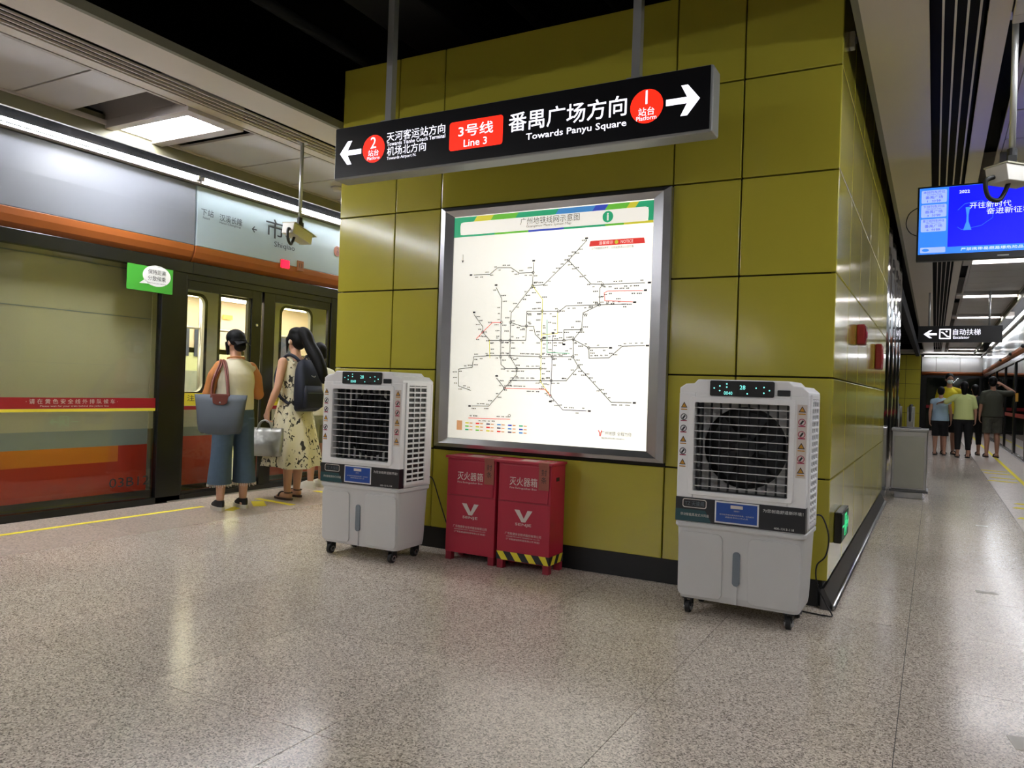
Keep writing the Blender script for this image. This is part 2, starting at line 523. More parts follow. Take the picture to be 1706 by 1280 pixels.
# ---- ceiling
ceiling = MB().box(-6.6, 1.9, YB, 46, 4.75, 4.85).build('ceiling', 'void'); tag(ceiling, kind='structure')
vd = MB().box(-6.6, -6.55, YB, 46, 3.3, 4.75).box(1.85, 1.9, YB, 46, 3.3, 4.75)
vd.box(-6.55, -5.04, YB, 46, 3.62, 3.66).box(0.28, 1.85, YB, 46, 3.62, 3.66).box(-6.6, -6.1, YB, 46, 3.34, 3.38).box(1.45, 1.9, YB, 46, 3.34, 3.38)
vd.build('service_void', 'void', ceiling)
for (x0, x1, z0, z1) in ((-3.95, -3.4, 4.05, 4.4), (-3.0, -2.9, 4.2, 4.3), (-1.4, -0.9, 4.15, 4.5)):
    MB().box(x0, x1, -5, 14, z0, z1).build('duct', 'void_pipe', ceiling, 0.02)
for y in (1.2, 2.6, 4.1, 5.4):
    MB().box(-4.3, -0.4, y, y + 0.12, 4.45, 4.6).build('void_beam', 'void_pipe', ceiling)
for x in (-4.25, -2.05, -0.62):
    MB().cyl((x, -3, 4.0 + 0.1 * x / 4), (x, 14, 4.0 + 0.1 * x / 4), 0.045, n=10).build('pipe', 'void_pipe', ceiling, smooth=True)

def soffit_run(s, y0, y1):
    """one platform's ceiling edge; s=-1 left, +1 right; distances from the block's centre line"""
    c = -2.367
    def X(d): return c + s * d
    def bx(d0, d1, z0, z1): 
        a, b = sorted((X(d0), X(d1))); return MB().box(a, b, y0, y1, z0, z1)
    bx(1.966, 2.29, CZ, CZ + 0.03).build('soffit_board', 'soffit', ceiling)
    bx(1.93, 1.966, CZ - 0.0, CZ + 0.06).build('soffit_lip', 'green_trim', ceiling)
    for k in range(4):
        d = 2.35 + k * 0.0575
        bx(d, d + 0.011, CZ - 0.002, CZ + 0.012).build('ceiling_slat', 'slat', ceiling)
    bx(2.29, 2.565, CZ + 0.2, CZ + 0.22).build('slat_void', 'void', ceiling)
    bx(2.565, 2.67, CZ, CZ + 0.03).build('ceiling_band', 'slat', ceiling)
    bx(*((2.70, 2.725) if s < 0 else (2.765, 2.795)), CZ + 0.005, CZ + 0.03).build('edge_trim', 'ceil_trim', ceiling)
    bx(3.67, 3.69, CZ - 0.008, CZ + 0.03).build('edge_trim', 'ceil_trim', ceiling)
    bx(3.70, 3.73, CZ - 0.10, CZ + 0.08).build('drop_board', 'green_trim', ceiling)
for y0, y1 in ((YB, 14), (14, 36)):
    soffit_run(1, y0, y1)
soffit_run(-1, YB, 30)

def ceil_panels(s, edges, tone='ceil_panel'):
    c = -2.367
    a, b = sorted((c + s * (2.727 if s < 0 else 2.80), c + s * 3.665))
    for y0, y1 in edges:
        MB().box(a, b, y0 + 0.009, y1 - 0.009, CZ + 0.005, CZ + 0.025).build('ceiling_panel', tone, ceiling, 0.003)
def bays(s, base, n0, n1, P2):
    c = -2.367
    for n in range(n0, n1):
        yl = base + P2 * n
        e = [yl + 0.45 + 0.685 * k for k in range(5)]
        ceil_panels(s, list(zip(e[:-1], e[1:])))
        yy = yl + P2 - 0.55
        ceil_panels(s, [(e[-1], yy)])
bays(-1, 4.16, -2, 3, 4.17)
bays(1, 4.6, -2, 7, 4.17)
for s_ in (-1, 1):
    a_, b_ = sorted((-2.367 + s_ * 2.8, -2.367 + s_ * 3.665))
    MB().box(a_, b_, YB, -4.6, CZ + 0.05, CZ + 0.07).build('ceiling_sheet', 'ceil_panel', ceiling)
# panels near the camera on the right carry fine reeding across: thin battens
NLIGHT = 0
def ceiling_light(s, y, label, group):
    c = -2.367
    a, b = sorted((c + s * 2.68, c + s * 3.93))
    t = thing('ceiling_light', label, 'ceiling light', ((a + b) / 2, y, CZ), 0, group)
    hx = (b - a) / 2; lm_ = 'lamp_panel' if s < 0 else 'lamp_panel_right'
    ho = 0.27
    fr = MB()
    fr.box(-hx, hx, -ho, -ho + 0.085, -0.03, 0.04).box(-hx, hx, ho - 0.105, ho, -0.03, 0.04)
    fr.box(-hx, -hx + 0.12, -ho + 0.085, ho - 0.105, -0.03, 0.04).box(hx - 0.11, hx, -ho + 0.085, ho - 0.105, -0.03, 0.04)
    fr.build('frame', 'ceil_trim', t, 0.004)
    bk = MB().box(-hx, hx, -ho, -ho + 0.012, 0.04, 0.3).box(-hx, hx, ho - 0.012, ho, 0.04, 0.3)
    bk.box(-hx, hx, -ho, ho, 0.3, 0.31).box(-hx, -hx + 0.012, -ho, ho, 0.04, 0.3).box(hx - 0.012, hx, -ho, ho, 0.04, 0.3)
    bk.build('housing', 'ceil_trim', t)
    d = MB().box(-hx + 0.1, hx - 0.1, -ho + 0.07, ho - 0.09, 0.03, 0.036).build('diffuser', lm_, t)
    for q in (-0.06, 0.06):
        MB().cyl((-hx + 0.13, q - 0.01, 0.02), (hx - 0.13, q - 0.01, 0.02), 0.008, n=8).build('tube', lm_, d, smooth=True)
    return t
def ord_(n): return ['first', 'second', 'third', 'fourth', 'fifth', 'sixth', 'seventh', 'eighth'][n]
ceiling_light(-1, 4.19, 'recessed fluorescent ceiling light above the left platform, glowing white', 'platform ceiling lights')
for n, wd in ((0, 'first'), (-1, 'second'), (-2, 'third'), (-3, 'fourth'), (-4, 'fifth'), (-5, 'sixth')): ceiling_light(-1, 0.02 + 4.17 * n, '%s fluorescent light of the left platform ceiling towards the photographer, out of the frame' % wd, 'lights behind the photographer')
for n, wd in ((1, 'nearest'), (2, 'farther')): ceiling_light(-1, 4.19 + 4.17 * n, '%s fluorescent light of the left platform ceiling hidden behind the yellow block' % wd, 'lights behind the yellow block')
for n, wd in ((1, 'first'), (0, 'second'), (-1, 'third'), (-2, 'fourth'), (-3, 'fifth'), (-4, 'sixth'), (-5, 'seventh')): ceiling_light(1, 4.6 + 4.17 * n, '%s fluorescent light of the right platform ceiling counting back from the blue screen' % wd, 'lights beside the photographer')
for i, y in enumerate((12.94, 17.1, 21.28, 25.45, 29.6, 33.8)):
    ceiling_light(1, y, '%s glowing fluorescent strip light beyond the blue screen, above the right platform' % ord_(i), 'platform ceiling lights')

# ---- platform screen doors (both sides share the builder; s=-1 left, +1 right)
def screen(s, X, wall):
    def W(d, y, z): return (X - s * d, y, z)       # d: distance out of the screen towards the platform
    return W
wall_left = MB().box(XL - 0.12, XL - 0.10, YB, 30, 2.34, 3.3).build('wall_left', 'frame_black'); tag(wall_left, kind='structure')
wall_right = MB().box(XR + 0.10, XR + 0.12, YB, 37, 2.34, 3.3).build('wall_right', 'frame_black'); tag(wall_right, kind='structure')
def fascia(s, X, wall, joints, m1, m2):
    for y0, y1 in zip(joints[:-1], joints[1:]):
        g = 0.008
        def S(pts): return [(X - s * d, z) for d, z in pts]
        wp = MB().prism(S([(0.05, 3.095), (0.062, 2.80), (0.062, 2.50), (-0.04, 2.50), (-0.04, 3.095)]), 'y', y0 + g, y1 - g)
        wp.build('fascia_panel', 'fascia_name' if (s < 0 and y0 > 5) else m1, wall, 0.006)
        op = MB().prism(S([(0.062, 2.499), (0.055, 2.44), (0.03, 2.385), (-0.005, 2.345), (-0.04, 2.335), (-0.04, 2.499)]), 'y', y0 + g, y1 - g)
        op.build('fascia_band', m2, wall, 0.004)
        a, b = sorted((X - s * 0.112, X + s * 0.04))
        MB().box(a, b, y0 + g, y1 - g, 3.105, 3.125).build('lamp_shelf', 'ceil_trim', wall)
        a, b = sorted((X - s * 0.02, X + s * 0.1))
        MB().box(a, b, y0, y1, 3.17, 3.30).build('cap_board', 'frame_black', wall)
        a, b = sorted((X - s * 0.045, X + s * 0.04))
        MB().box(a, b, y0, y1, 2.22, 2.335).build('header', 'frame_black', wall, 0.004)
        a, b = sorted((X - s * 0.035, X + s * 0.03))
        MB().box(a, b, y0, y1, -0.02, 0.06).build('sill', 'frame_black', wall, 0.004)
fascia(-1, XL, wall_left, [-25, -16, -6.9, -3.9, -0.9, 2.1, 5.10, 8.10, 11.1, 14.1], 'fascia', 'orange')
fascia(1, XR, wall_right, [-25, -15, -6, 0, 6, 9, 12, 15, 18, 21, 24, 27, 30, 33, 36], 'fascia_blue', 'orange')
def light_tube(X, s, y0, y1, label):
    t = thing('light_tube', label, 'light tube', (X - s * 0.135, (y0 + y1) / 2, 3.125), 0, 'light tubes above the platform screen doors')
    L = (y1 - y0) / 2 - 0.02
    MB().cyl((0, -L, 0.018), (0, L, 0.018), 0.014, n=10).build('tube', 'led' if s < 0 else 'led_right', t, smooth=True)
    MB().box(-0.02, 0.02, -L - 0.015, -L, 0, 0.034).box(-0.02, 0.02, L, L + 0.015, 0, 0.034).build('end_cap', 'ceil_trim', t)
    return t
for i, (y0, y1) in enumerate(((-0.9, 2.1), (-3.9, -0.9), (-6.9, -3.9), (-12.9, -6.9), (-18.9, -12.9), (-24.9, -18.9))): light_tube(XL, -1, y0, y1, '%s light tube above the left screen doors behind the photographer' % ord_(i))
light_tube(XL, -1, 2.1, 5.06, 'long white light tube above the blank fascia panel of the left screen doors')
light_tube(XL, -1, 5.09, 8.1, 'long white light tube above the station name panel of the left screen doors')
light_tube(XL, -1, 8.1, 11.1, 'long light tube above the left screen doors, behind the yellow block')
light_tube(XL, -1, 11.1, 14.1, 'farther light tube above the left screen doors, well behind the yellow block')
for i in range(3): light_tube(XR, 1, -24 + 6 * i, -18 + 6 * i, '%s light tube above the right screen doors, from the back wall behind the photographer' % ord_(i))
for i in range(6):
    y0 = -6 + 6 * i if i < 2 else 6 + 6 * (i - 2)
    y1 = y0 + 6
    light_tube(XR, 1, y0, y1, ['light tube above the right screen doors, behind the photographer', 'light tube above the right screen doors, beside the photographer', 'light tube above the right screen doors, just outside the frame', 'light tube above the right screen doors, nearest one in view', 'light tube above the right screen doors behind the hanging escalator sign', 'light tube above the right screen doors, farthest in view above the group'][i])

def post(wall, X, y0, y1, t=0.07, m='frame_black'):
    return MB().box(X - t / 2, X + t / 2, y0, y1, 0.0, 2.335).build('post', m, wall, 0.006)
def pane(wall, X, y0, y1, z0=0.06, z1=2.22, m='glass'):
    return MB().box(X - 0.006, X + 0.006, y0, y1, z0, z1).build('glass_pane', m, wall)
# left: fixed panes and posts
for y0, y1 in ((YB, -2.2), (-2.2, 1.5), (1.56, 4.77), (7.22, 10.4), (10.46, 14)): pane(wall_left, XL, y0, y1)
post(wall_left, XL, 1.5, 1.56); post(wall_left, XL, 4.77, 5.045); post(wall_left, XL, 7.10, 7.22); post(wall_left, XL, 10.4, 10.46)
st = MB().box(XL + 0.007, XL + 0.009, 1.6, 4.76, 0.905, 0.998).build('safety_stripe', 'red_stripe', wall_left)
MB().box(XL + 0.007, XL + 0.009, 1.6, 4.76, 0.878, 0.903).build('stripe_edge', 'yellow_paint', wall_left)
T('· 请 在 黄 色 安 全 线 外 排 队 候 车 ·', wall_left, 'sticker', (XL + 0.012, 3.975, 0.966), 'R', w=0.80, h=0.042)
T('Please wait for your train behind the yellow line', wall_left, 'sticker', (XL + 0.012, 3.99, 0.925), 'R', w=0.60, h=0.018)
T('03B12', wall_left, 'ink', (XL + 0.012, 4.52, 0.232), 'R', w=0.40, h=0.085, bold=0.0)
# station name panel on the fascia
FXp = XL + 0.068
T('下站', wall_left, 'ink', (FXp, 5.225, 2.845), 'R', w=0.15, h=0.068)
T('Next', wall_left, 'ink', (FXp, 5.215, 2.79), 'R', w=0.08, h=0.022)
T('汉溪长隆', wall_left, 'ink', (FXp, 5.52, 2.835), 'R', w=0.29, h=0.07)
T('Hanxi Changlong', wall_left, 'ink', (FXp, 5.51, 2.78), 'R', w=0.27, h=0.026)
T('市桥', wall_left, 'ink', (FXp, 6.27, 2.86), 'R', w=0.56, h=0.21, bold=0.004)
T('Shiqiao', wall_left, 'ink', (FXp, 6.27, 2.69), 'R', w=0.31, h=0.075)
ar = MB().prism([(5.795, 2.80), (5.83, 2.835), (5.837, 2.828), (5.815, 2.805), (5.865, 2.805), (5.865, 2.795), (5.815, 2.795), (5.837, 2.772), (5.83, 2.765)], 'x', FXp, FXp + 0.001)
ar.build('arrow_mark', 'ink', wall_left)
MB().prism(circ(7.13, 2.79, 0.062), 'x', FXp - 0.002, FXp).build('platform_mark', 'orange', wall_left)
T('2', wall_left, 'ink', (FXp + 0.003, 7.13, 2.805), 'R', h=0.055)
T('站台', wall_left, 'ink', (FXp + 0.003, 7.13, 2.76), 'R', w=0.05)
# door status lamps under the station name
sl = thing('status_lamp', 'small glowing red square lamp under the station name panel', 'lamp', (XL + 0.062, 6.28, 2.50))
MB().prism(rrect(-0.06, 0.06, -0.045, 0.045, 0.012), 'x', 0, 0.02).build('lens', 'lamp_red', sl)
MB().prism(rrect(-0.066, 0.066, -0.051, 0.051, 0.014), 'x', -0.002, 0.008).build('bezel', 'orange_dim', sl)
nl = thing('door_plate', 'small brown door number plate beside the red lamp', 'plate', (XL + 0.062, 6.52, 2.52))
MB().box(0, 0.01, -0.05, 0.05, -0.06, 0.055).build('plate', 'orange_dim', nl, 0.003)
T('13', nl, 'ink', (0.0115, 0, 0), 'R', h=0.05)

# left: sliding door leaves
door1 = MB().box(XL - 0.03, XL + 0.03, 5.045, 7.10, 2.16, 2.225).build('door_1', 'frame_black'); tag(door1, kind='structure')
for y0, y1, e0, e1 in ((5.05, 6.012, 0.02, 0.13), (6.05, 7.095, 0.16, 0.03)):
    leaf = MB().box(XL - 0.02, XL + 0.02, y0, y0 + e0, 0.03, 2.16).box(XL - 0.02, XL + 0.02, y1 - e1, y1, 0.03, 2.16)
    leaf.box(XL - 0.02, XL + 0.02, y0 + e0, y1 - e1, 0.03, 0.09).box(XL - 0.02, XL + 0.02, y0 + e0, y1 - e1, 2.07, 2.16)
    lf = leaf.build('door_leaf', 'frame_black', door1, 0.003)
    MB().box(XL - 0.005, XL + 0.005, y0 + e0, y1 - e1, 0.09, 2.07).build('glass_pane', 'glass', lf)
    MB().box(XL + 0.006, XL + 0.008, y0 + e0, y1 - e1, 0.925, 1.05).build('caution_band', 'yellow_paint', lf)
    MB().box(XL + 0.006, XL + 0.008, y0 + e0, y1 - e1, 0.885, 0.92).build('caution_edge', 'red_stripe', lf)
    T('注意安全', lf, 'ink', (XL + 0.010, y0 + e0 + 0.22, 1.0), 'R', w=0.36, h=0.06)
MB().prism(circ(5.95, 1.79, 0.015, 12), 'x', XL + 0.02, XL + 0.028).build('lock_button', 'steel', door1)

# right: posts, panes and stripes
ys = [-24.0, -12.0, -6.0, 0.0, 3.0, 6.0, 9.0, 12.0, 14.2, 16.9, 19.4, 22.0, 25, 28.5, 32, 36]
for i, y in enumerate(ys):
    post(wall_right, XR, y, y + (0.28 if i % 2 else 0.16))
    if i + 1 < len(ys): pane(wall_right, XR, y + (0.28 if i % 2 else 0.16), ys[i + 1])
MB().box(XR - 0.009, XR - 0.007, 3, 36, 0.905, 0.998).build('safety_stripe', 'red_stripe', wall_right)
for y in (17.9, 21.3): MB().box(XR - 0.009, XR - 0.007, y, y + 0.9, 1.28, 1.48).build('caution_band', 'amber' if False else 'warn_yellow', wall_right)
for y in (13.5, 16.6, 19.7, 22.8, 26): MB().ball((XR - 0.075, y, 2.47), (0.045, 0.06, 0.045), 10, 8).build('fascia_stud', 'ink', wall_right, smooth=True)

# ---- far end of the platform
wall_far = MB().box(-0.6, 1.8, 37.2, 37.3, 0, 3.4).build('wall_far', 'frame_black'); tag(wall_far, kind='structure')
for x0, x1 in ((-0.5, 0.02), (0.03, 0.9), (0.91, 1.7)):
    MB().box(x0, x1, 37.1, 37.2, 2.5, 3.12).build('fascia_panel', 'white_paint', wall_far)
MB().cyl((-0.5, 37.1, 2.42), (1.7, 37.1, 2.42), 0.07, n=12).build('fascia_band', 'orange', wall_far, smooth=True)
for x0, x1 in ((-0.3, 0.55), (0.65, 1.6)):
    MB().box(x0, x1, 37.08, 37.1, 0.12, 2.25).build('glass_pane', 'glass_dark', wall_far)
    MB().box(x0, x1, 37.15, 37.19, 0.15, 2.22).build('tunnel_panel', 'train_grey', wall_far)
    MB().box(x0, x1, 37.06, 37.075, 0.95, 1.08).build('safety_stripe', 'red_stripe', wall_far)
MB().box(-0.6, 1.8, 36.0, 37.2, CZ, CZ + 0.1).build('soffit_board', 'soffit', wall_far)
te = thing('light_tube', 'short light tube across the far end wall of the right platform', 'light tube', (0.6, 36.95, 3.12), 0, 'light tubes above the platform screen doors')
MB().cyl((-1.0, 0, 0.018), (1.0, 0, 0.018), 0.016, n=10).build('tube', 'led_right', te, smooth=True)
MB().box(-1.03, 1.03, 0.02, 0.14, 0.0, 0.04).build('bracket', 'ceil_trim', te)
blockf = MB().box(WX0, WX1 - 0.035, 35.53, 37.5, 0, 3.3).build('wall_column', 'dark_back'); tag(blockf, kind='structure')
for i in range(5):
    x0, x1 = [WX0, -3.4, -2.6, -1.8, -1.06, WX1][i:i + 2]
    for k in range(5):
        MB().box(x0 + 0.006, x1 - 0.006, 35.5, 35.53, ZR[k] + 0.006, ZR[k + 1] - 0.006).build('wall_panel', 'yellow', blockf)
MB().box(WX0, WX1 + 0.05, 34.9, 35.6, 3.16, 3.3).build('soffit_board', 'slat', blockf)
# dark louvred well over the escalators
for k in range(16):
    y = 15.2 + k * 1.2
    MB().box(-4.2, -0.75, y, y + 0.08, 3.42, 3.62).build('louvre', 'void_pipe', ceiling)
MB().box(-0.70, -0.56, 14.6, 34.8, 3.02, 3.30).build('well_beam', 'void_pipe', ceiling, 0.01)
wb = MB().box(-6.6, 1.9, YB - 0.1, YB, -0.1, 4.8).build('wall_back', 'soffit'); tag(wb, kind='structure')  # unseen closing wall, added to bounce light along the platform
# tunnel side walls behind the screens
tw = MB().box(-10.2, -10.1, YB, 40, -1.5, 4.8).build('wall_tunnel', 'void_pipe'); tag(tw, kind='structure')
tr = MB().box(4.3, 4.4, YB, 40, -1.5, 4.8).build('wall_trackside', 'train_grey'); tag(tr, kind='structure')

# ================================================================ TRAIN behind the left screen doors
train = thing('metro_train', 'cream metro train with grey, orange and red bands behind the left screen doors', 'train', (-6.68, 5.0, 0))
TY = 5.0
def tb(name, ma, segs, parent=train, bevel=0):
    mbx = MB()
    for x0, x1, y0, y1, z0, z1 in segs: mbx.box(x0, x1, y0 - TY, y1 - TY, z0, z1)
    return mbx.build(name, ma, parent, bevel)
XW = -0.06
side = tb('body_side', 'train_cream', [(XW, 0, -25, 4.86, 0.695, 2.75), (XW, 0, 7.62, 15, 0.695, 2.75), (XW, 0, 4.86, 7.62, 2.17, 2.75)])
tb('grey_band', 'train_grey', [(XW, 0.001, -25, 4.86, 0.545, 0.695), (XW, 0.001, 7.62, 15, 0.545, 0.695)])
tb('orange_band', 'train_orange', [(XW, 0.001, -25, 4.56, 0.397, 0.545)])
tb('red_band', 'train_red', [(XW, 0.001, -25, 4.56, 0.10, 0.397), (XW, 0.001, 4.56, 4.86, 0.10, 0.545), (XW, 0.001, 7.62, 15, 0.10, 0.545)])
tb('underframe', 'train_black', [(XW, 0, -25, 15, -1.0, 0.10)])
tb('panel_seam', 'train_grey', [(0, 0.002, -25, 4.86, 1.752, 1.76), (0, 0.002, -25, 4.86, 2.20, 2.212)])
tb('door_pillar', 'train_black', [(XW - 0.02, -0.01, 4.91, 5.16, 0.1, 2.17)])
tb('corner_trim', 'train_cream', [(XW, 0.012, 4.86, 4.91, 0.695, 2.17)])
def door(y0, y1, w0, w1, z0, z1):
    # leaf with a rounded window opening
    o = rrect(y0 - TY, y1 - TY, 0.695, 2.17, 0.01, 6); i = rrect(w0 - TY, w1 - TY, z0, z1, 0.08, 6)
    lf = MB().ring(o, i, 'x', XW - 0.03, XW + 0.01).build('door_leaf', 'train_door', train)
    gi = rrect(w0 - TY - 0.03, w1 - TY + 0.03, z0 - 0.03, z1 + 0.03, 0.10, 6)
    MB().ring(gi, i, 'x', XW + 0.008, XW + 0.018).build('window_seal', 'rubber', lf)
    MB().prism(i, 'x', XW - 0.012, XW - 0.008).build('window_pane', 'glass', lf)
    tb('door_grey', 'train_grey', [(XW - 0.03, XW + 0.01, y0, y1, 0.6, 0.695)], lf)
    tb('door_red', 'train_red', [(XW - 0.03, XW + 0.01, y0, y1, 0.10, 0.6)], lf)
    return lf
door(5.16, 5.70, 5.20, 5.52, 1.057, 2.05)
door(6.55 - 0.42, 7.62, 6.60, 7.08, 1.05, 2.06)
tb('leaf_edge', 'rubber', [(XW - 0.03, XW + 0.012, 5.69, 5.725, 0.1, 2.17), (XW - 0.03, XW + 0.012, 6.10, 6.13, 0.1, 2.17)])
tb('vent_grille', 'frame_black', [(XW - 0.02, XW + 0.0, 5.73, 6.10, 2.08, 2.17)])
# interior
tb('interior_wall', 'train_green', [(-2.36, -2.30, 3.2, 9.5, 0.05, 1.62)])
tb('interior_upper', 'train_inner', [(-2.36, -2.30, 3.2, 9.5, 1.55, 2.3), (-2.3, XW - 0.05, 3.15, 3.2, 0.05, 2.3), (-2.3, XW - 0.05, 9.5, 9.55, 0.05, 2.3)])
tb('interior_floor', 'train_grey', [(-2.3, XW, 3.2, 9.5, 0.0, 0.05)])
tb('interior_ceiling', 'train_inner', [(-2.3, XW, 3.2, 9.5, 2.3, 2.34)])
tb('ceiling_lamp', 'train_lamp', [(-1.9, -1.6, 3.4, 9.3, 2.27, 2.295), (-0.7, -0.45, 3.4, 9.3, 2.27, 2.295)])
tb('inner_seat', 'train_grey', [(-2.29, -1.85, 3.3, 5.6, 0.42, 0.48), (-2.29, -2.2, 3.3, 5.6, 0.48, 0.95)])
for y, w_ in ((6.98, 0.13), (7.2, 0.16), (8.75, 0.3)): tb('route_poster', 'poster', [(-2.29, -2.28, y, y + w_, 1.5, 1.88)])
tb('door_frame', 'train_door', [(-2.29, -2.26, 7.42, 7.5, 0.05, 2.2), (-2.29, -2.26, 8.2, 8.28, 0.05, 2.2)])
tb('lower_panel', 'train_grey', [(-2.29, -2.27, 6.6, 7.25, 0.05, 1.3)])
tb('door_lamp', 'amber', [(-2.28, -2.26, 7.66, 7.82, 2.06, 2.12)])
MB().cyl((-1.75, -1.7, 1.85), (-1.75, 4.3, 1.85), 0.017, n=8).cyl((-1.75, 1.85, 0.05), (-1.75, 1.85, 2.3), 0.02, n=8).cyl((-1.0, 3.2, 0.05), (-1.0, 3.2, 2.3), 0.02, n=8).build('grab_rail', 'steel', train, smooth=True)

# ================================================================ MAP LIGHT BOX
MX, MZ = -2.345, 1.63
mp = thing('metro_map_lightbox', 'large lit metro system map in a brushed steel frame on the yellow wall', 'map', (MX, WY, MZ))
o = [(-0.866, -0.868), (0.868, -0.868), (0.868, 0.873), (-0.866, 0.873)]
i_ = [(-0.760, -0.802), (0.750, -0.802), (0.750, 0.806), (-0.760, 0.806)]
fr = MB()
for k in range(4):
    a, b = o[k], o[(k + 1) % 4]; c, d = i_[k], i_[(k + 1) % 4]
    m4 = lambda p, t: (p[0], t, p[1])
    e = ((a[0] * .6 + c[0] * .4), (a[1] * .6 + c[1] * .4)); g = ((b[0] * .6 + d[0] * .4), (b[1] * .6 + d[1] * .4))
    bar = MB()
    bar.add([m4(a, 0), m4(b, 0), m4(a, -0.045), m4(b, -0.045), m4(e, -0.055), m4(g, -0.055), m4(c, -0.03), m4(d, -0.03), m4(c, 0), m4(d, 0)],
            [(0, 1, 3, 2), (2, 3, 5, 4), (4, 5, 7, 6), (6, 7, 9, 8), (8, 9, 1, 0), (0, 2, 4, 6, 8), (1, 9, 7, 5, 3)])
    bar.build('frame_bar', 'steel', mp)
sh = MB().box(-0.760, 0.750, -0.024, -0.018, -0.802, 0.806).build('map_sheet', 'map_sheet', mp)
YS = -0.0245
def mq(mbx, pts, y=YS): return mbx.add([(p[0], y, p[1]) for p in pts], [tuple(range(len(pts)))])
emat('mapc_green', '#2fb07c', 0.45); emat('mapc_lime', '#6cc23c', 0.5); emat('mapc_yellow', '#d4cc3c', 0.55); emat('mapc_blue', '#4a90d0', 0.5)
emat('mapc_indigo', '#3a50c0', 0.5); emat('mapc_red', '#e03c34', 0.6); emat('mapc_grey', '#3e3e42', 0.08); emat('mapc_name', '#5c5a60', 0.16); emat('mapc_ink', '#3c3a42', 0.08); emat('mapc_purple', '#5f5478', 0.25); emat('mapc_pale', '#e6e2d8', 0.72)
emat('mapc_orange', '#d8a070', 0.5)
# banner pieces
L0, R0, zt, zb = -0.760, 0.750, 0.80, 0.655
ban = [('mapc_green', L0, -0.60), ('mapc_yellow', -0.60, -0.46), ('mapc_lime', -0.46, -0.26), ('mapc_green', -0.26, 0.05), ('mapc_blue', 0.05, 0.32), ('mapc_indigo', 0.32, 0.41), ('mapc_lime', 0.41, 0.56), ('mapc_yellow', 0.56, 0.62), ('mapc_green', 0.62, R0)]
for ma, x0, x1 in ban:
    mq(MB(), [(x0, 0.757), (x1, 0.757), (min(x1 + 0.03, R0), zt), (min(x0 + 0.03, R0) if x0 > L0 else x0, zt)]).build('banner_piece', ma, mp)
bot = [('mapc_green', L0, -0.42), ('mapc_lime', -0.42, -0.15), ('mapc_indigo', -0.15, 0.12), ('mapc_green', 0.12, 0.42), ('mapc_lime', 0.42, 0.55), ('mapc_yellow', 0.55, R0)]
for ma, x0, x1 in bot:
    mq(MB(), [(x0, 0.656), (x1, 0.656), (x1, 0.672), (x0, 0.672)]).build('banner_piece', ma, mp)
mq(MB(), [(L0, 0.672), (-0.705, 0.672), (-0.705, 0.757), (L0, 0.757)]).build('banner_piece', 'mapc_green', mp)
mq(MB(), [(0.712, 0.672), (R0, 0.672), (R0, 0.757), (0.712, 0.757)]).build('banner_piece', 'mapc_green', mp)
mq(MB(), rrect(-0.708, 0.715, 0.67, 0.762, 0.025), YS - 0.0004).build('title_field', 'mapc_pale', mp)
YT = YS - 0.0012
T('广州地铁线网示意图', mp, 'mapc_ink', (0.01, YT, 0.733), w=0.45, h=0.05)
T('Guangzhou Metro System Map', mp, 'mapc_ink', (0.005, YT, 0.694), w=0.34, h=0.024)
mq(MB(), circ(0.437, 0.717, 0.038), YT).build('info_disc', 'mapc_green', mp)
T('i', mp, 'mapc_pale', (0.437, YT - 0.0006, 0.717), h=0.05, bold=0.03)
mq(MB(), [(0.31, 0.528), (0.698, 0.528), (0.69, 0.565), (0.318, 0.565)]).build('notice_bar', 'mapc_red', mp)
T('温馨提示', mp, 'mapc_pale', (0.43, YT, 0.547), w=0.10, h=0.022)
mq(MB(), circ(0.503, 0.547, 0.013, 14), YT).build('notice_dot', 'mapc_yellow', mp)
T('NOTICE', mp, 'mapc_pale', (0.575, YT, 0.547), w=0.085, h=0.02)
T('以下线路图供参考，实际运营请以公告为准。', mp, 'mapc_ink', (0.478, YT, 0.513), w=0.30, h=0.018)
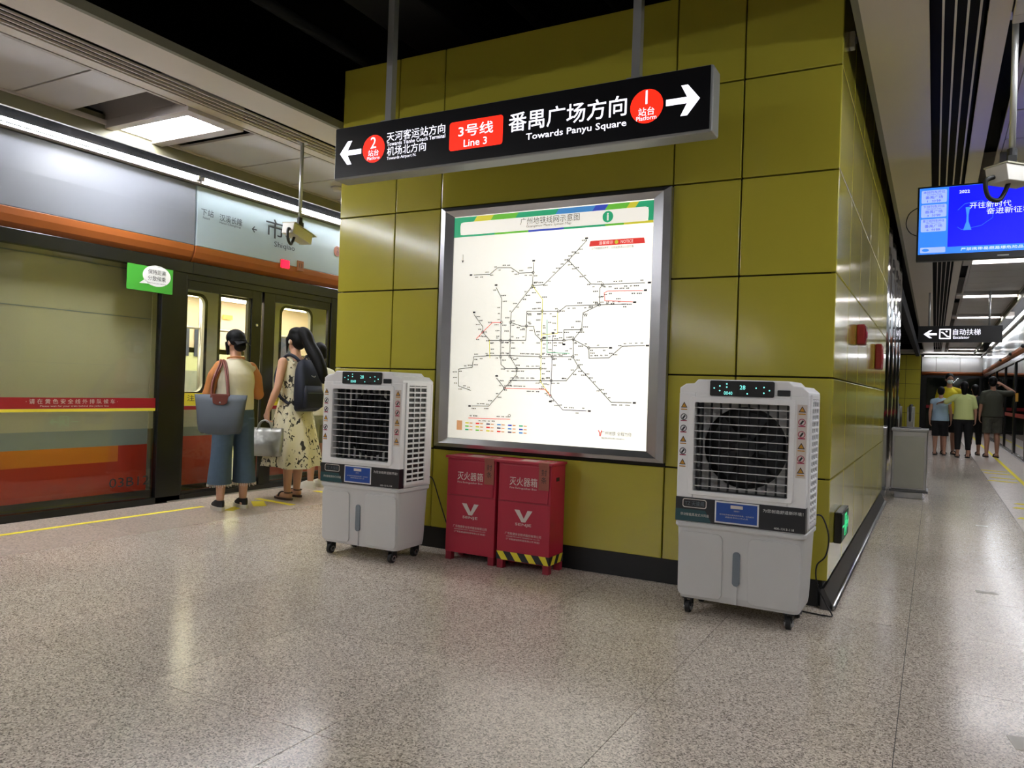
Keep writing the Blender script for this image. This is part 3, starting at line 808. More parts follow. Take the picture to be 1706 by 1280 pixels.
ROUTES = {'g': [[(-0.579,0.377),(-0.448,0.375),(-0.385,0.42),(-0.276,0.415),(-0.212,0.374),(-0.101,0.373)],[(-0.1,0.442),(-0.101,0.373),(-0.103,0.283)],[(-0.103,0.283),(-0.017,0.286),(0.163,0.444),(0.289,0.568)],[(0.163,0.444),(0.332,0.279),(0.415,0.273),(0.704,0.273)],[(0.415,0.273),(0.397,0.247),(0.397,0.139),(0.282,0.087),(0.275,-0.024),(0.218,-0.089),(0.222,-0.212),(0.262,-0.272),(0.501,-0.499),(0.639,-0.497)],[(0.397,0.139),(0.157,0.137),(0.108,0.102),(-0.022,0.105),(-0.14,0.107),(-0.14,0.004)],[(0.397,0.139),(0.595,0.139)],[(-0.103,0.283),(-0.264,0.097),(-0.267,0.031),(-0.181,0.005),(-0.14,0.004),(-0.084,0.001),(-0.07,-0.053),(-0.02,-0.095)],[(-0.393,0.282),(-0.344,0.201),(-0.343,0.032),(-0.338,-0.202),(-0.332,-0.265),(-0.294,-0.293),(-0.022,-0.289)],[(-0.267,0.031),(-0.262,-0.209),(-0.205,-0.287),(-0.207,-0.334),(-0.255,-0.386),(-0.298,-0.43),(-0.421,-0.561),(-0.561,-0.566)],[(-0.568,0.091),(-0.493,0.005),(-0.491,-0.035),(-0.43,-0.095),(-0.266,-0.095),(-0.142,-0.095),(-0.14,0.004)],[(-0.681,-0.425),(-0.686,-0.303),(-0.568,-0.288),(-0.56,-0.212),(-0.429,-0.203),(-0.262,-0.201),(-0.025,-0.207),(0.219,-0.205)],[(-0.02,-0.095),(0.149,-0.095),(0.218,-0.089)],[(0.149,-0.095),(0.146,-0.024),(0.275,-0.024)],[(0.218,-0.089),(0.331,-0.145),(0.465,-0.144)],[(0.331,-0.145),(0.336,-0.214),(0.476,-0.21),(0.566,-0.134),(0.717,-0.129)],[(-0.255,-0.374),(-0.019,-0.371),(0.175,-0.367),(0.254,-0.279)],[(-0.364,-0.361),(-0.298,-0.43)],[(-0.681,-0.425),(-0.575,-0.454)]], 'r': [[(0.691,0.223),(0.453,0.228),(0.429,0.217),(0.434,0.165),(0.625,0.153)],[(-0.542,-0.083),(-0.491,-0.035),(-0.412,0.033),(-0.343,0.032)],[(-0.298,-0.43),(0.018,-0.429),(0.062,-0.473)],[(-0.586,-0.653),(-0.245,-0.646)]], 'y': [[(-0.103,0.283),(-0.022,0.185),(-0.022,0.105),(-0.02,-0.095),(-0.018,-0.376),(0.062,-0.473)],[(-0.433,-0.095),(-0.425,-0.219)],[(0.095,0.09),(0.1,-0.047),(-0.021,-0.058)]], 'n': [[(0.017,0.046),(0.026,-0.176),(0.193,-0.183)]], 'p': [[(0.064,-0.062),(0.065,-0.199),(0.063,-0.369),(0.062,-0.473),(0.157,-0.563),(0.329,-0.563)]]}
NODES = [(0.163,0.444),(0.415,0.273),(0.397,0.139),(-0.101,0.373),(-0.103,0.283),(-0.022,0.105),(-0.14,0.004),(0.275,-0.024),(0.218,-0.089),(0.331,-0.145),(0.219,-0.205),(0.066,-0.206),(-0.025,-0.207),(-0.262,-0.209),(-0.337,-0.21),(-0.266,-0.095),(-0.342,-0.095),(-0.267,0.031),(-0.339,0.032),(-0.491,-0.035),(-0.02,-0.095),(0.149,-0.095),(0.063,-0.369),(-0.018,-0.376),(-0.022,-0.289),(-0.205,-0.292),(-0.255,-0.386),(-0.298,-0.43),(0.062,-0.473),(0.262,-0.272),(0.1,0.102),(-0.251,-0.62)]
RC = {'g': 'mapc_grey', 'r': 'mapc_red', 'y': 'mapc_yellow', 'n': 'mapc_green', 'p': 'mapc_purple'}
rnd = random.Random(3)
dash = MB()
for key, lines in ROUTES.items():
    for ln in lines:
        mbx = MB()
        for (x0, z0), (x1, z1) in zip(ln[:-1], ln[1:]):
            d = Vector((x1 - x0, z1 - z0)); L = d.length
            if L < 1e-4: continue
            d /= L; n = Vector((-d.y, d.x)) * 0.0024; e = d * 0.002
            mq(mbx, [(x0 - e.x + n.x, z0 - e.y + n.y), (x0 - e.x - n.x, z0 - e.y - n.y), (x1 + e.x - n.x, z1 + e.y - n.y), (x1 + e.x + n.x, z1 + e.y + n.y)], YS - 0.0003)
            k = max(int(L / 0.035), 1)
            for q in range(k):
                t = (q + 0.5) / k; px, pz = x0 + d.x * L * t, z0 + d.y * L * t
                sgn = rnd.choice((-1, 1)); w_ = rnd.uniform(0.008, 0.02)
                if abs(d.x) > 0.7: cx_, cz_ = px, pz + sgn * 0.017
                else: cx_, cz_ = px + sgn * (0.009 + w_), pz
                nn = max(2, int(w_ / 0.005))
                for r_ in range(nn):
                    a = cx_ - w_ + 2 * w_ * r_ / nn
                    mq(dash, [(a, cz_ - 0.004), (a + 2 * w_ / nn * 0.72, cz_ - 0.004), (a + 2 * w_ / nn * 0.72, cz_ + 0.004), (a, cz_ + 0.004)], YS - 0.0003)
        mbx.build('route_line', RC[key], mp)
dash.build('station_names', 'mapc_name', mp, kind='stuff')
for (x, z) in NODES:
    MB().ring([(p[0], p[1]) for p in circ(x, z, 0.011, 14)], circ(x, z, 0.0075, 14), 'y', YS - 0.0009, YS - 0.0004).build('interchange_ring', 'mapc_grey', mp)
for (x, z) in ((0.29, 0.585), (-0.1, 0.455), (-0.393, 0.297), (-0.568, 0.107), (-0.605, 0.377), (0.735, 0.273), (0.71, 0.225), (0.64, 0.15), (0.735, -0.129), (0.485, -0.144), (0.66, -0.497), (0.35, -0.563), (-0.58, -0.566), (0.062, -0.51), (-0.364, -0.345), (0.066, -0.045), (0.149, -0.122)):
    mq(MB(), [(x - 0.011, z - 0.006), (x + 0.011, z - 0.006), (x + 0.011, z + 0.006), (x - 0.011, z + 0.006)], YS - 0.0006).build('terminus_tag', 'mapc_ink', mp)
mq(MB(), [(-0.685, -0.742), (-0.638, -0.742), (-0.638, -0.673), (-0.685, -0.673)]).build('legend_block', 'mapc_orange', mp)
lc = ['mapc_yellow', 'mapc_indigo', 'mapc_red', 'mapc_green', 'mapc_purple', 'mapc_lime', 'mapc_blue']
for r_ in range(3):
    for c_ in range(6):
        x = -0.612 + c_ * 0.088; z = -0.688 - r_ * 0.024
        mq(MB(), [(x, z - 0.005), (x + 0.03, z - 0.005), (x + 0.03, z + 0.005), (x, z + 0.005)], YS - 0.0004).build('legend_swatch', lc[(r_ * 5 + c_ * 2) % 7], mp)
        mq(MB(), [(x + 0.036, z - 0.004), (x + 0.062, z - 0.004), (x + 0.062, z + 0.004), (x + 0.036, z + 0.004)], YS - 0.0004).build('legend_entry', 'mapc_pale' if False else 'mapc_orange', mp)
T('广州地铁 全程为你', mp, 'mapc_ink', (0.545, YT, -0.702), w=0.21, h=0.028)
T('服务热线 96891', mp, 'mapc_ink', (0.52, YT, -0.735), w=0.16, h=0.013)
lg = MB(); mq(lg, [(0.415, -0.685), (0.422, -0.685), (0.431, -0.702), (0.431, -0.725), (0.425, -0.725), (0.425, -0.705)]); mq(lg, [(0.447, -0.685), (0.440, -0.685), (0.433, -0.700), (0.433, -0.725), (0.438, -0.725), (0.438, -0.704)])
lg.build('logo_mark', 'mapc_red', mp)
nm = MB(); mq(nm, [(-0.681, 0.53), (-0.677, 0.53), (-0.677, 0.47), (-0.681, 0.47)], YS - 0.0003); mq(nm, [(-0.69, 0.49), (-0.679, 0.465), (-0.668, 0.49), (-0.679, 0.483)], YS - 0.0004); nm.build('north_arrow', 'mapc_ink', mp)

# ================================================================ HANGING DIRECTION SIGN
SX, SY, SZ = -2.372, 4.038, 2.772
sg = thing('hanging_direction_sign', 'long black illuminated platform direction sign hanging before the yellow wall', 'sign', (SX, SY, SZ - 0.18))
hz = 0.18
MB().box(-1.302, 1.306, 0.004, 0.15, 0, 2 * hz).build('case', 'sign_case', sg, 0.012)
MB().box(-1.290, 1.292, 0, 0.01, 0.014, 2 * hz - 0.008).build('face_panel', 'sign_black', sg)
def sx(x): return x - SX
def sz(z): return z - (SZ - 0.18)
for x in (-3.258, -1.519):
    MB().box(sx(x) - 0.024, sx(x) + 0.024, 0.05, 0.10, 2 * hz, 4.75 - SZ + 0.18).build('hanger', 'pole', sg)
    MB().box(sx(x) - 0.045, sx(x) + 0.045, 0.03, 0.12, 2 * hz, 2 * hz + 0.012).build('hanger_foot', 'pole', sg)
def disc(x, z, r, ma, name, y=-0.001):
    return MB().prism(circ(sx(x), sz(z), r, 40), 'y', y, y + 0.001).build(name, ma, sg)
def arrow(x, z, L, H, d, w):
    # d=+1 points right
    pts = [(-L / 2, w / 2), (L / 2 - H * 0.42, w / 2), (-L * 0.06, H / 2), (L * 0.14, H / 2), (L / 2, 0), (L * 0.14, -H / 2), (-L * 0.06, -H / 2), (L / 2 - H * 0.42, -w / 2), (-L / 2, -w / 2)]
    pts = [(sx(x) + d * a, sz(z) + b) for a, b in pts]
    return MB().prism(pts, 'y', -0.002, -0.001).build('arrow', 'sign_white', sg)
arrow(-3.527, 2.768, 0.185, 0.16, -1, 0.034)
arrow(-1.226, 2.776, 0.185, 0.165, 1, 0.034)
disc(-3.329, 2.771, 0.092, 'sign_red', 'platform_disc')
disc(-1.429, 2.776, 0.094, 'sign_red', 'platform_disc')
YG = -0.0025
def st(s, x, z, w=None, h=None, bold=0.0, ma='sign_white'): return T(s, sg, ma, (sx(x), YG, sz(z)), w=w, h=h, bold=bold)
st('2', -3.331, 2.812, h=0.075); st('站台', -3.328, 2.744, w=0.088); st('Platform', -3.327, 2.709, w=0.105, h=0.022)
st('1', -1.430, 2.825, h=0.075); st('站台', -1.429, 2.747, w=0.092); st('Platform', -1.428, 2.711, w=0.115, h=0.024)
st('天河客运站方向', -2.988, 2.834, 0.462, 0.062); st('Towards Tianhe Coach Terminal', -2.986, 2.786, 0.462, 0.026, 0.004)
st('机场北方向', -3.058, 2.738, 0.312, 0.06); st('Towards Airport N.', -3.095, 2.689, 0.238, 0.026, 0.004)
MB().prism(rrect(sx(-2.723), sx(-2.337), sz(2.681), sz(2.86), 0.018), 'y', -0.001, 0).build('line_plate', 'sign_red', sg)
st('3号线', -2.53, 2.797, 0.252, 0.075, 0.006); st('Line 3', -2.53, 2.718, 0.168, 0.046, 0.004)
st('番禺广场方向', -1.92, 2.80, 0.752, 0.118, 0.008); st('Towards Panyu Square', -1.859, 2.696, 0.632, 0.05, 0.008)

# ================================================================ AIR COOLERS
cool = thing('air_cooler', 'grey evaporative air cooler standing left of the red extinguisher boxes, its slatted side in view', 'air cooler', (-3.436, 4.13, 0), R(0.8), 'evaporative air coolers')
W2 = 0.338
def rloft(z, hw, y0, y1, r): return [(p[0], p[1], z) for p in rrect(-hw, hw, y0, y1, r, 4)]
tank = MB().loft([rloft(0.085, 0.312, 0.022, 0.352, 0.03), rloft(0.12, 0.318, 0.016, 0.356, 0.03), rloft(0.48, 0.332, 0.004, 0.364, 0.03)]).build('water_tank', 'plastic_grey', cool, smooth=False)
MB().loft([rloft(0.472, 0.334, 0.0, 0.366, 0.03), rloft(0.482, 0.342, -0.006, 0.372, 0.03), rloft(0.498, 0.342, -0.006, 0.372, 0.03), rloft(0.503, 0.337, 0.0, 0.368, 0.03)]).build('tank_rim', 'plastic_grey', cool)
def raised(x0, x1):
    def sec(y):                       # follows the tank's slope
        return [(p[0], y + 0.016 - 0.012 * (p[1] - 0.12) / 0.36, p[1]) for p in rrect(x0, x1, 0.10, 0.452, 0.03, 4)]
    return MB().loft([sec(0.004), sec(-0.009), ]).build('tank_panel', 'plastic_grey', cool, 0.003)
raised(-0.318, -0.078); raised(0.058, 0.318)
MB().prism(rrect(-0.022, 0.016, 0.188, 0.37, 0.018, 5), 'y', 0.003, 0.02).build('water_gauge', 'gauge', cool)
MB().box(-0.003, 0.003, 0.006, 0.02, 0.09, 0.185).build('gauge_seam', 'plastic_grey', cool)
# housing shell
hs = MB()
hs.box(-W2, -0.249, 0, 0.05, 0.503, 1.21).box(0.249, W2, 0, 0.05, 0.503, 1.21).box(-0.249, 0.249, 0, 0.05, 0.503, 0.675).box(-0.249, 0.249, 0, 0.05, 1.16, 1.21)
hs.box(-W2, W2, 0.345, 0.37, 0.503, 1.21).box(-W2, -W2 + 0.012, 0.05, 0.345, 0.503, 1.21).box(W2 - 0.012, W2, 0.05, 0.345, 0.503, 1.21)
hs.box(-W2, W2, 0.05, 0.345, 0.503, 0.52)
hs.build('housing', 'plastic_white', cool, 0.006)
MB().prism([(-W2, 1.205), (W2, 1.205), (W2, 1.228), (0.305, 1.256), (0.262, 1.26), (0.238, 1.284), (-0.238, 1.284), (-0.258, 1.262), (-0.305, 1.258), (-W2, 1.236)], 'y', 0.004, 0.368).build('top_cover', 'plastic_white', cool, 0.006)
MB().ring(rrect(-0.276, 0.276, 0.655, 1.19, 0.016, 4), rrect(-0.247, 0.247, 0.677, 1.158, 0.01, 4), 'y', -0.012, 0.004).build('grille_frame', 'plastic_white', cool, 0.004)
lv = None
for k in range(11):
    z = 0.705 + k * 0.0425
    if lv is None:
        lv = MB().add([(-0.247, 0.0, -0.0024), (0.247, 0.0, -0.0024), (0.247, 0.022, -0.004), (-0.247, 0.022, -0.004), (-0.247, 0.0, 0.0024), (0.247, 0.0, 0.0024), (0.247, 0.022, -0.0015), (-0.247, 0.022, -0.0015)], [(0, 3, 2, 1), (4, 5, 6, 7), (0, 1, 5, 4), (1, 2, 6, 5), (2, 3, 7, 6), (3, 0, 4, 7)]).build('louvre_blade', 'plastic_grey', cool)
        lv.location = (0, 0, z)
    else: clone(lv, (0, 0, z), cool)
fn = None
for k in range(10):
    x = -0.225 + k * 0.05
    if fn is None:
        fn = MB().box(-0.002, 0.002, 0.05, 0.085, 0.677, 1.158).build('guide_fin', 'fin_dark', cool); fn.location = (x, 0, 0)
    else: clone(fn, (x, 0, 0), cool)
n_ = 40
sq = [(max(-0.25, min(0.25, 0.36 * math.cos(2 * math.pi * k / n_))), 0.918 + max(-0.245, min(0.245, 0.36 * math.sin(2 * math.pi * k / n_)))) for k in range(n_)]
shd = MB().ring(sq, circ(0, 0.918, 0.222, n_), 'y', 0.11, 0.12).build('fan_shroud', 'plastic_grey', cool)
MB().box(-0.25, 0.25, 0.2, 0.21, 0.66, 1.17).build('pad_screen', 'black', cool)
fan = MB()
for k in range(5):
    a = 2 * math.pi * k / 5; c_, s_ = math.cos(a), math.sin(a)
    def q(r, t, y): return (r * (c_ * math.cos(t) - s_ * math.sin(t)), y, 0.918 + r * (s_ * math.cos(t) + c_ * math.sin(t)))
    fan.add([q(0.05, -0.4, 0.135), q(0.05, 0.4, 0.165), q(0.205, 0.42, 0.17), q(0.205, -0.3, 0.13)], [(0, 1, 2, 3)])
fb = fan.build('fan_blade', 'fin_dark', cool); fb['kind'] = 'stuff'
MB().cyl((0, 0.12, 0.918), (0, 0.18, 0.918), 0.055, n=20).build('fan_hub', 'fin_dark', cool)
# control panel
cp = MB().prism(rrect(-0.168, 0.166, 1.196, 1.279, 0.008, 3), 'y', -0.008, 0.006).build('control_panel', 'black', cool)
T('28', cp, 'digit', (0.005, -0.0095, 1.245), h=0.022); T('0040', cp, 'digit', (-0.07, -0.0095, 1.213), w=0.045, h=0.018)
bt = MB()
for x, z in ((-0.145, 1.238), (-0.115, 1.25), (-0.115, 1.225), (-0.078, 1.262), (-0.078, 1.245), (0.03, 1.212), (0.075, 1.243), (0.115, 1.248), (0.115, 1.218), (0.143, 1.232)):
    bt.prism(circ(x, z, 0.004, 8), 'y', -0.0095, -0.009)
bt.build('touch_icons', 'digit', cp, kind='stuff')
MB().prism(rrect(0.182, 0.246, 1.205, 1.236, 0.004, 2), 'y', -0.002, 0.006).build('side_display', 'label_navy', cool)
# label band
lb = MB().box(-W2 - 0.001, W2 + 0.001, -0.0035, 0.05, 0.507, 0.637).build('label_band', 'label_navy', cool)
MB().add([(-W2 - 0.001, -0.0042, 0.509), (-0.14, -0.0042, 0.509), (-0.175, -0.0042, 0.572), (-W2 - 0.001, -0.0042, 0.572)], [(0, 1, 2, 3)]).build('green_patch', 'label_green', lb)
MB().ring(rrect(-0.300, -0.168, 0.582, 0.63, 0.012, 4), rrect(-0.296, -0.172, 0.586, 0.626, 0.009, 4), 'y', -0.0055, -0.0045).build('brand_outline', 'sticker', lb)
T('TZ 天骏阁', lb, 'gauge', (-0.234, -0.0055, 0.606), w=0.105, h=0.026)
T('移动智能蒸发式冷风扇', lb, 'sticker', (-0.232, -0.0055, 0.545), w=0.155, h=0.016)
bl = MB().box(-0.122, 0.108, -0.007, -0.0035, 0.517, 0.634).build('notice_card', 'white_paint', lb)
MB().box(-0.114, 0.100, -0.009, -0.007, 0.525, 0.626).build('card_face', 'label_blue', lb)
MB().box(-0.038, 0.026, -0.0105, -0.009, 0.600, 0.617).build('card_tag', 'sticker', lb)
T('温馨提示', lb, 'sticker', (-0.006, -0.0105, 0.588), w=0.03)
T('请勿随意挪动或关闭本设备，如有疑问', lb, 'sticker', (-0.006, -0.0105, 0.565), w=0.18, h=0.008)
T('请联系车站工作人员', lb, 'sticker', (-0.006, -0.0105, 0.552), w=0.12, h=0.008)
T('为您创造舒适新环境！', lb, 'white_paint', (0.228, -0.0055, 0.607), w=0.20, h=0.018)
T('400-1313-118', lb, 'white_paint', (0.235, -0.0055, 0.521), w=0.10, h=0.011)
# warning stickers
for sgn, x, xw in ((-1, -0.309, 0.022), (1, 0.307, 0.024)):
    stx = MB().box(x - xw, x + xw, -0.0015, 0.0, 0.79, 1.165).build('warning_sticker', 'plastic_white' if sgn < 0 else 'sticker', cool)
    for k in range(6):
        z = 1.138 - k * 0.0625
        if k in (0, 3, 5):
            MB().prism([(x - 0.018, z - 0.012), (x + 0.018, z - 0.012), (x, z + 0.02)], 'y', -0.0028, -0.0018).build('warning_triangle', 'ink', stx)
            MB().prism([(x - 0.012, z - 0.008), (x + 0.012, z - 0.008), (x, z + 0.013)], 'y', -0.0034, -0.0028).build('warning_triangle', 'warn_yellow', stx)
        else:
            MB().ring(circ(x, z, 0.018, 18), circ(x, z, 0.014, 18), 'y', -0.003, -0.002).build('prohibition_ring', 'warn_red' if sgn > 0 else 'ink', stx)
            MB().prism([(x - 0.010, z - 0.008), (x - 0.003, z - 0.013), (x + 0.010, z + 0.006), (x + 0.003, z + 0.011)], 'y', -0.003, -0.002).build('prohibition_figure', 'ink', stx)
        MB().box(x - 0.017, x + 0.017, -0.003, -0.002, z - 0.024, z - 0.018).build('caption_bar', 'warn_red' if k in (1, 2, 4) else 'warn_yellow', stx)
# slatted sides
for sgn in (-1, 1):
    def bx2(a0, a1, y0, y1, z0, z1):
        a, b = sorted((sgn * a0, sgn * a1)); return (a, b, y0, y1, z0, z1)
    pn = MB()
    for q in ((W2, W2 + 0.01, 0.045, 0.07, 0.525, 1.215), (W2, W2 + 0.01, 0.275, 0.30, 0.525, 1.215), (W2, W2 + 0.01, 0.07, 0.275, 1.195, 1.215), (W2, W2 + 0.01, 0.07, 0.275, 0.525, 0.545)):
        pn.box(*bx2(*q))
    pnl = pn.build('side_panel', 'plastic_white', cool, 0.002)
    MB().box(*bx2(W2, W2 + 0.001, 0.07, 0.275, 0.545, 1.195)).build('pad_dark', 'black', pnl)
    for q in (0.1385, 0.2065):
        MB().box(*bx2(W2 + 0.002, W2 + 0.009, q - 0.003, q + 0.003, 0.545, 1.195)).build('side_rib', 'plastic_white', pnl)
    s0 = None
    for k in range(19):
        z = 0.56 + k * 0.0345
        if s0 is None:
            a0, a1 = sgn * (W2 + 0.001), sgn * (W2 + 0.011)
            s0 = MB().add([(a0, 0.07, 0.003), (a0, 0.275, 0.003), (a1, 0.275, -0.002), (a1, 0.07, -0.002), (a0, 0.07, 0.010), (a0, 0.275, 0.010), (a1, 0.275, 0.005), (a1, 0.07, 0.005)], [(0, 3, 2, 1), (4, 5, 6, 7), (0, 1, 5, 4), (1, 2, 6, 5), (2, 3, 7, 6), (3, 0, 4, 7)]).build('side_slat', 'plastic_white', pnl)
            s0.location = (0, 0, z)
        else: clone(s0, (0, 0, z), pnl)
for x, y in ((-0.265, 0.055), (0.265, 0.055), (-0.265, 0.315), (0.265, 0.315)):
    ct = MB().box(x - 0.028, x + 0.028, y - 0.03, y + 0.03, 0.078, 0.088).box(x - 0.02, x - 0.015, y - 0.028, y + 0.02, 0.03, 0.08).box(x + 0.015, x + 0.02, y - 0.028, y + 0.02, 0.03, 0.08).build('caster', 'rubber', cool)
    MB().cyl((x - 0.012, y - 0.01, 0.033), (x + 0.012, y - 0.01, 0.033), 0.033, n=18).build('wheel', 'rubber', ct)
    MB().ring([(p[0], p[1]) for p in circ(y - 0.01, 0.033, 0.019, 16)], circ(y - 0.01, 0.033, 0.013, 16), 'x', x - 0.022, x + 0.022).build('wheel_hub', 'steel', ct)
flush()
cool2 = copy_tree(cool)
cool2.location = (-0.896, 4.17, 0); cool2.rotation_euler.z = R(-1.0)
cool2['label'] = 'grey evaporative air cooler at the corner of the yellow block by the exit sign'
def cord(parent, pts, name='power_cord'): return MB().tube(smooth_pts(pts, 8), 0.0042, 8).build(name, 'rubber', parent, smooth=True)
cord(cool, [(0.33, 0.36, 0.56), (0.36, 0.37, 0.54), (0.40, 0.385, 0.42), (0.44, 0.40, 0.30), (0.47, 0.42, 0.20), (0.47, 0.50, 0.10), (0.44, 0.56, 0.02)])
cord(cool2, [(0.335, 0.365, 0.56), (0.37, 0.37, 0.55), (0.405, 0.36, 0.45), (0.39, 0.38, 0.34), (0.34, 0.42, 0.27), (0.34, 0.46, 0.16), (0.385, 0.47, 0.06), (0.425, 0.44, 0.006), (0.40, 0.41, 0.006), (0.30, 0.42, 0.006), (0.22, 0.44, 0.006)])

# ================================================================ FIRE EXTINGUISHER BOXES
def fire_box(x, y, label, hazard):
    t = thing('fire_extinguisher_box', label, 'extinguisher box', (x, y, 0), 0, 'red fire extinguisher boxes')
    w2, d = 0.195, 0.215
    MB().box(-w2, w2, 0, d, 0.055, 0.705).build('box_body', 'red_box', t, 0.004)
    MB().box(-w2 - 0.012, w2 + 0.012, -0.012, d, 0.705, 0.722).build('box_lid', 'red_box', t, 0.003)
    for a in (-w2 + 0.002, w2 - 0.047):
        for b in (0.003, d - 0.048):
            MB().box(a, a + 0.045, b, b + 0.045, 0, 0.056).build('foot', 'red_box_dark', t, 0.002)
    MB().box(-w2 + 0.018, w2 - 0.018, -0.006, 0.002, 0.455, 0.692).build('upper_door', 'red_box', t, 0.002)
    MB().box(-w2, w2, -0.002, 0.002, 0.447, 0.452).build('door_gap', 'red_box_dark', t)
    tp = MB().box(0.108, 0.182, -0.0085, -0.006, 0.545, 0.70).box(0.108, 0.182, -0.0135, -0.012, 0.70, 0.722).box(0.108, 0.182, -0.0125, 0.09, 0.7222, 0.7232).build('paper_seal', 'kraft', t)
    T('封', tp, 'ink', (0.145, -0.009, 0.66), h=0.04); T('条', tp, 'ink', (0.145, -0.009, 0.61), h=0.04)
    MB().box(-0.06, 0.06, 0.03, 0.13, 0.7222, 0.7235).build('notice_sheet', 'paper', t)
    T('119', t, 'sticker', (0.12, 0.12, 0.7226), 'U', w=0.10)
    T('灭火器箱', t, 'sticker', (-0.005, -0.0075, 0.588), w=0.205, h=0.058, bold=0.004)
    T('Fire Extinguisher Box', t, 'sticker', (-0.005, -0.0075, 0.543), w=0.20, h=0.016, bold=0.0)
    lgo = MB().prism([(-0.068, 0.40), (-0.030, 0.40), (0.004, 0.345), (0.03, 0.40), (0.066, 0.40), (0.016, 0.322), (-0.012, 0.322)], 'y', -0.002, -0.001).build('logo_mark', 'sticker', t)
    T('SENJE', t, 'sticker', (0, -0.0015, 0.303), w=0.12, h=0.022, bold=0.004)
    T('广东胜捷安全技术股份有限公司', t, 'sticker', (0, -0.0015, 0.238), w=0.27, h=0.018)
    T('SHENGJIE FIRE SAFETY TECHNOLOGY CO., LTD', t, 'sticker', (0, -0.0015, 0.218), w=0.25, h=0.009)
    T('（广东胜捷消防科技有限公司 制造）', t, 'sticker', (0, -0.0015, 0.201), w=0.25, h=0.013)
    MB().box(w2, w2 + 0.002, 0.075, 0.12, 0.60, 0.625).build('hand_slot', 'black', t)
    if hazard:
        hb = MB().box(-w2 - 0.001, w2 + 0.002, -0.0025, 0.0, 0.06, 0.115).box(w2, w2 + 0.0025, 0, d, 0.06, 0.115).build('hazard_tape', 'ink', t)
        for k in range(4):
            a = -w2 + k * 0.105
            q = [(a, 0.115), (a + 0.05, 0.115), (min(a + 0.09, w2), 0.06), (min(a + 0.04, w2), 0.06)]
            MB().prism(q, 'y', -0.004, -0.0026).build('hazard_stripe', 'yellow_paint', hb)
        for k in range(2):
            a = 0.02 + k * 0.1
            MB().prism([(a, 0.06), (a + 0.05, 0.06), (a + 0.085, 0.115), (a + 0.035, 0.115)], 'x', w2 + 0.0026, w2 + 0.004).build('hazard_stripe', 'yellow_paint', hb)
    return t
fire_box(-2.765, 4.505, 'red fire extinguisher box without hazard tape, next to the left air cooler', False)
fire_box(-2.348, 4.495, 'red fire extinguisher box with yellow and black hazard tape along its base', True)

# ================================================================ RIGHT WALL FITTINGS
def exit_sign(loc, face, label):
    t = thing('exit_sign', label, 'exit sign', loc, 0 if face == 'R' else R(180))
    MB().box(0, 0.045, 0, 0.40, 0, 0.185).build('case', 'frame_black', t, 0.006)
    fc = MB().box(0.045, 0.047, 0.012, 0.388, 0.012, 0.173).build('face_panel', 'exit_dark', t)
    g = MB().ring([(0.15, 0.03), (0.26, 0.03), (0.26, 0.16), (0.15, 0.16)], [(0.165, 0.03), (0.245, 0.03), (0.245, 0.148), (0.165, 0.148)], 'x', 0.047, 0.0485).build('door_symbol', 'exit_green', t)
    rn = MB()
    for a in ([(0.205, 0.125), (0.22, 0.125), (0.22, 0.14), (0.205, 0.14)], [(0.19, 0.115), (0.22, 0.12), (0.225, 0.075), (0.20, 0.075)], [(0.21, 0.08), (0.235, 0.05), (0.24, 0.06), (0.222, 0.085)], [(0.205, 0.08), (0.19, 0.05), (0.172, 0.045), (0.178, 0.058), (0.19, 0.075)], [(0.22, 0.112), (0.24, 0.098), (0.237, 0.09), (0.22, 0.1)]):
        rn.prism(a, 'x', 0.047, 0.0485)
    rn.build('runner_symbol', 'exit_green', t)
    MB().prism([(0.275, 0.085), (0.33, 0.085), (0.315, 0.06), (0.335, 0.06), (0.37, 0.095), (0.335, 0.13), (0.315, 0.13), (0.33, 0.105), (0.275, 0.105)], 'x', 0.047, 0.0485).build('arrow', 'exit_green', t)
    MB().box(0.047, 0.0485, 0.03, 0.12, 0.09, 0.10).build('dash_symbol', 'exit_green', t)
    return t
exit_sign((WX1, 5.0, 0.335), 'R', 'green exit sign low on the side of the yellow block')
exit_sign((WX0, 5.42, 0.56), 'L', 'green exit sign low on the hidden flank of the yellow block')
def alarm(loc, w, h, d, label, cat, name):
    t = thing(name, label, cat, loc)
    MB().box(0, d, 0, w, 0, h).build('case', 'red_device', t, 0.012)
    MB().box(d, d + 0.004, w * 0.15, w * 0.85, h * 0.2, h * 0.8).build('cover', 'red_device', t, 0.002)
    MB().prism(circ(w / 2, h * 0.5, 0.025, 14), 'x', d + 0.004, d + 0.010).build('button', 'warn_red', t)
    return t
alarm((WX1, 6.1, 1.60), 0.13, 0.15, 0.06, 'small red fire alarm box on the glossy yellow side wall, nearer the corner', 'alarm box', 'alarm_box')
alarm((WX1, 8.1, 1.50), 0.28, 0.24, 0.06, 'dark red cabinet box on the glossy yellow side wall, beyond the small alarm', 'alarm box', 'hose_alarm_cabinet')

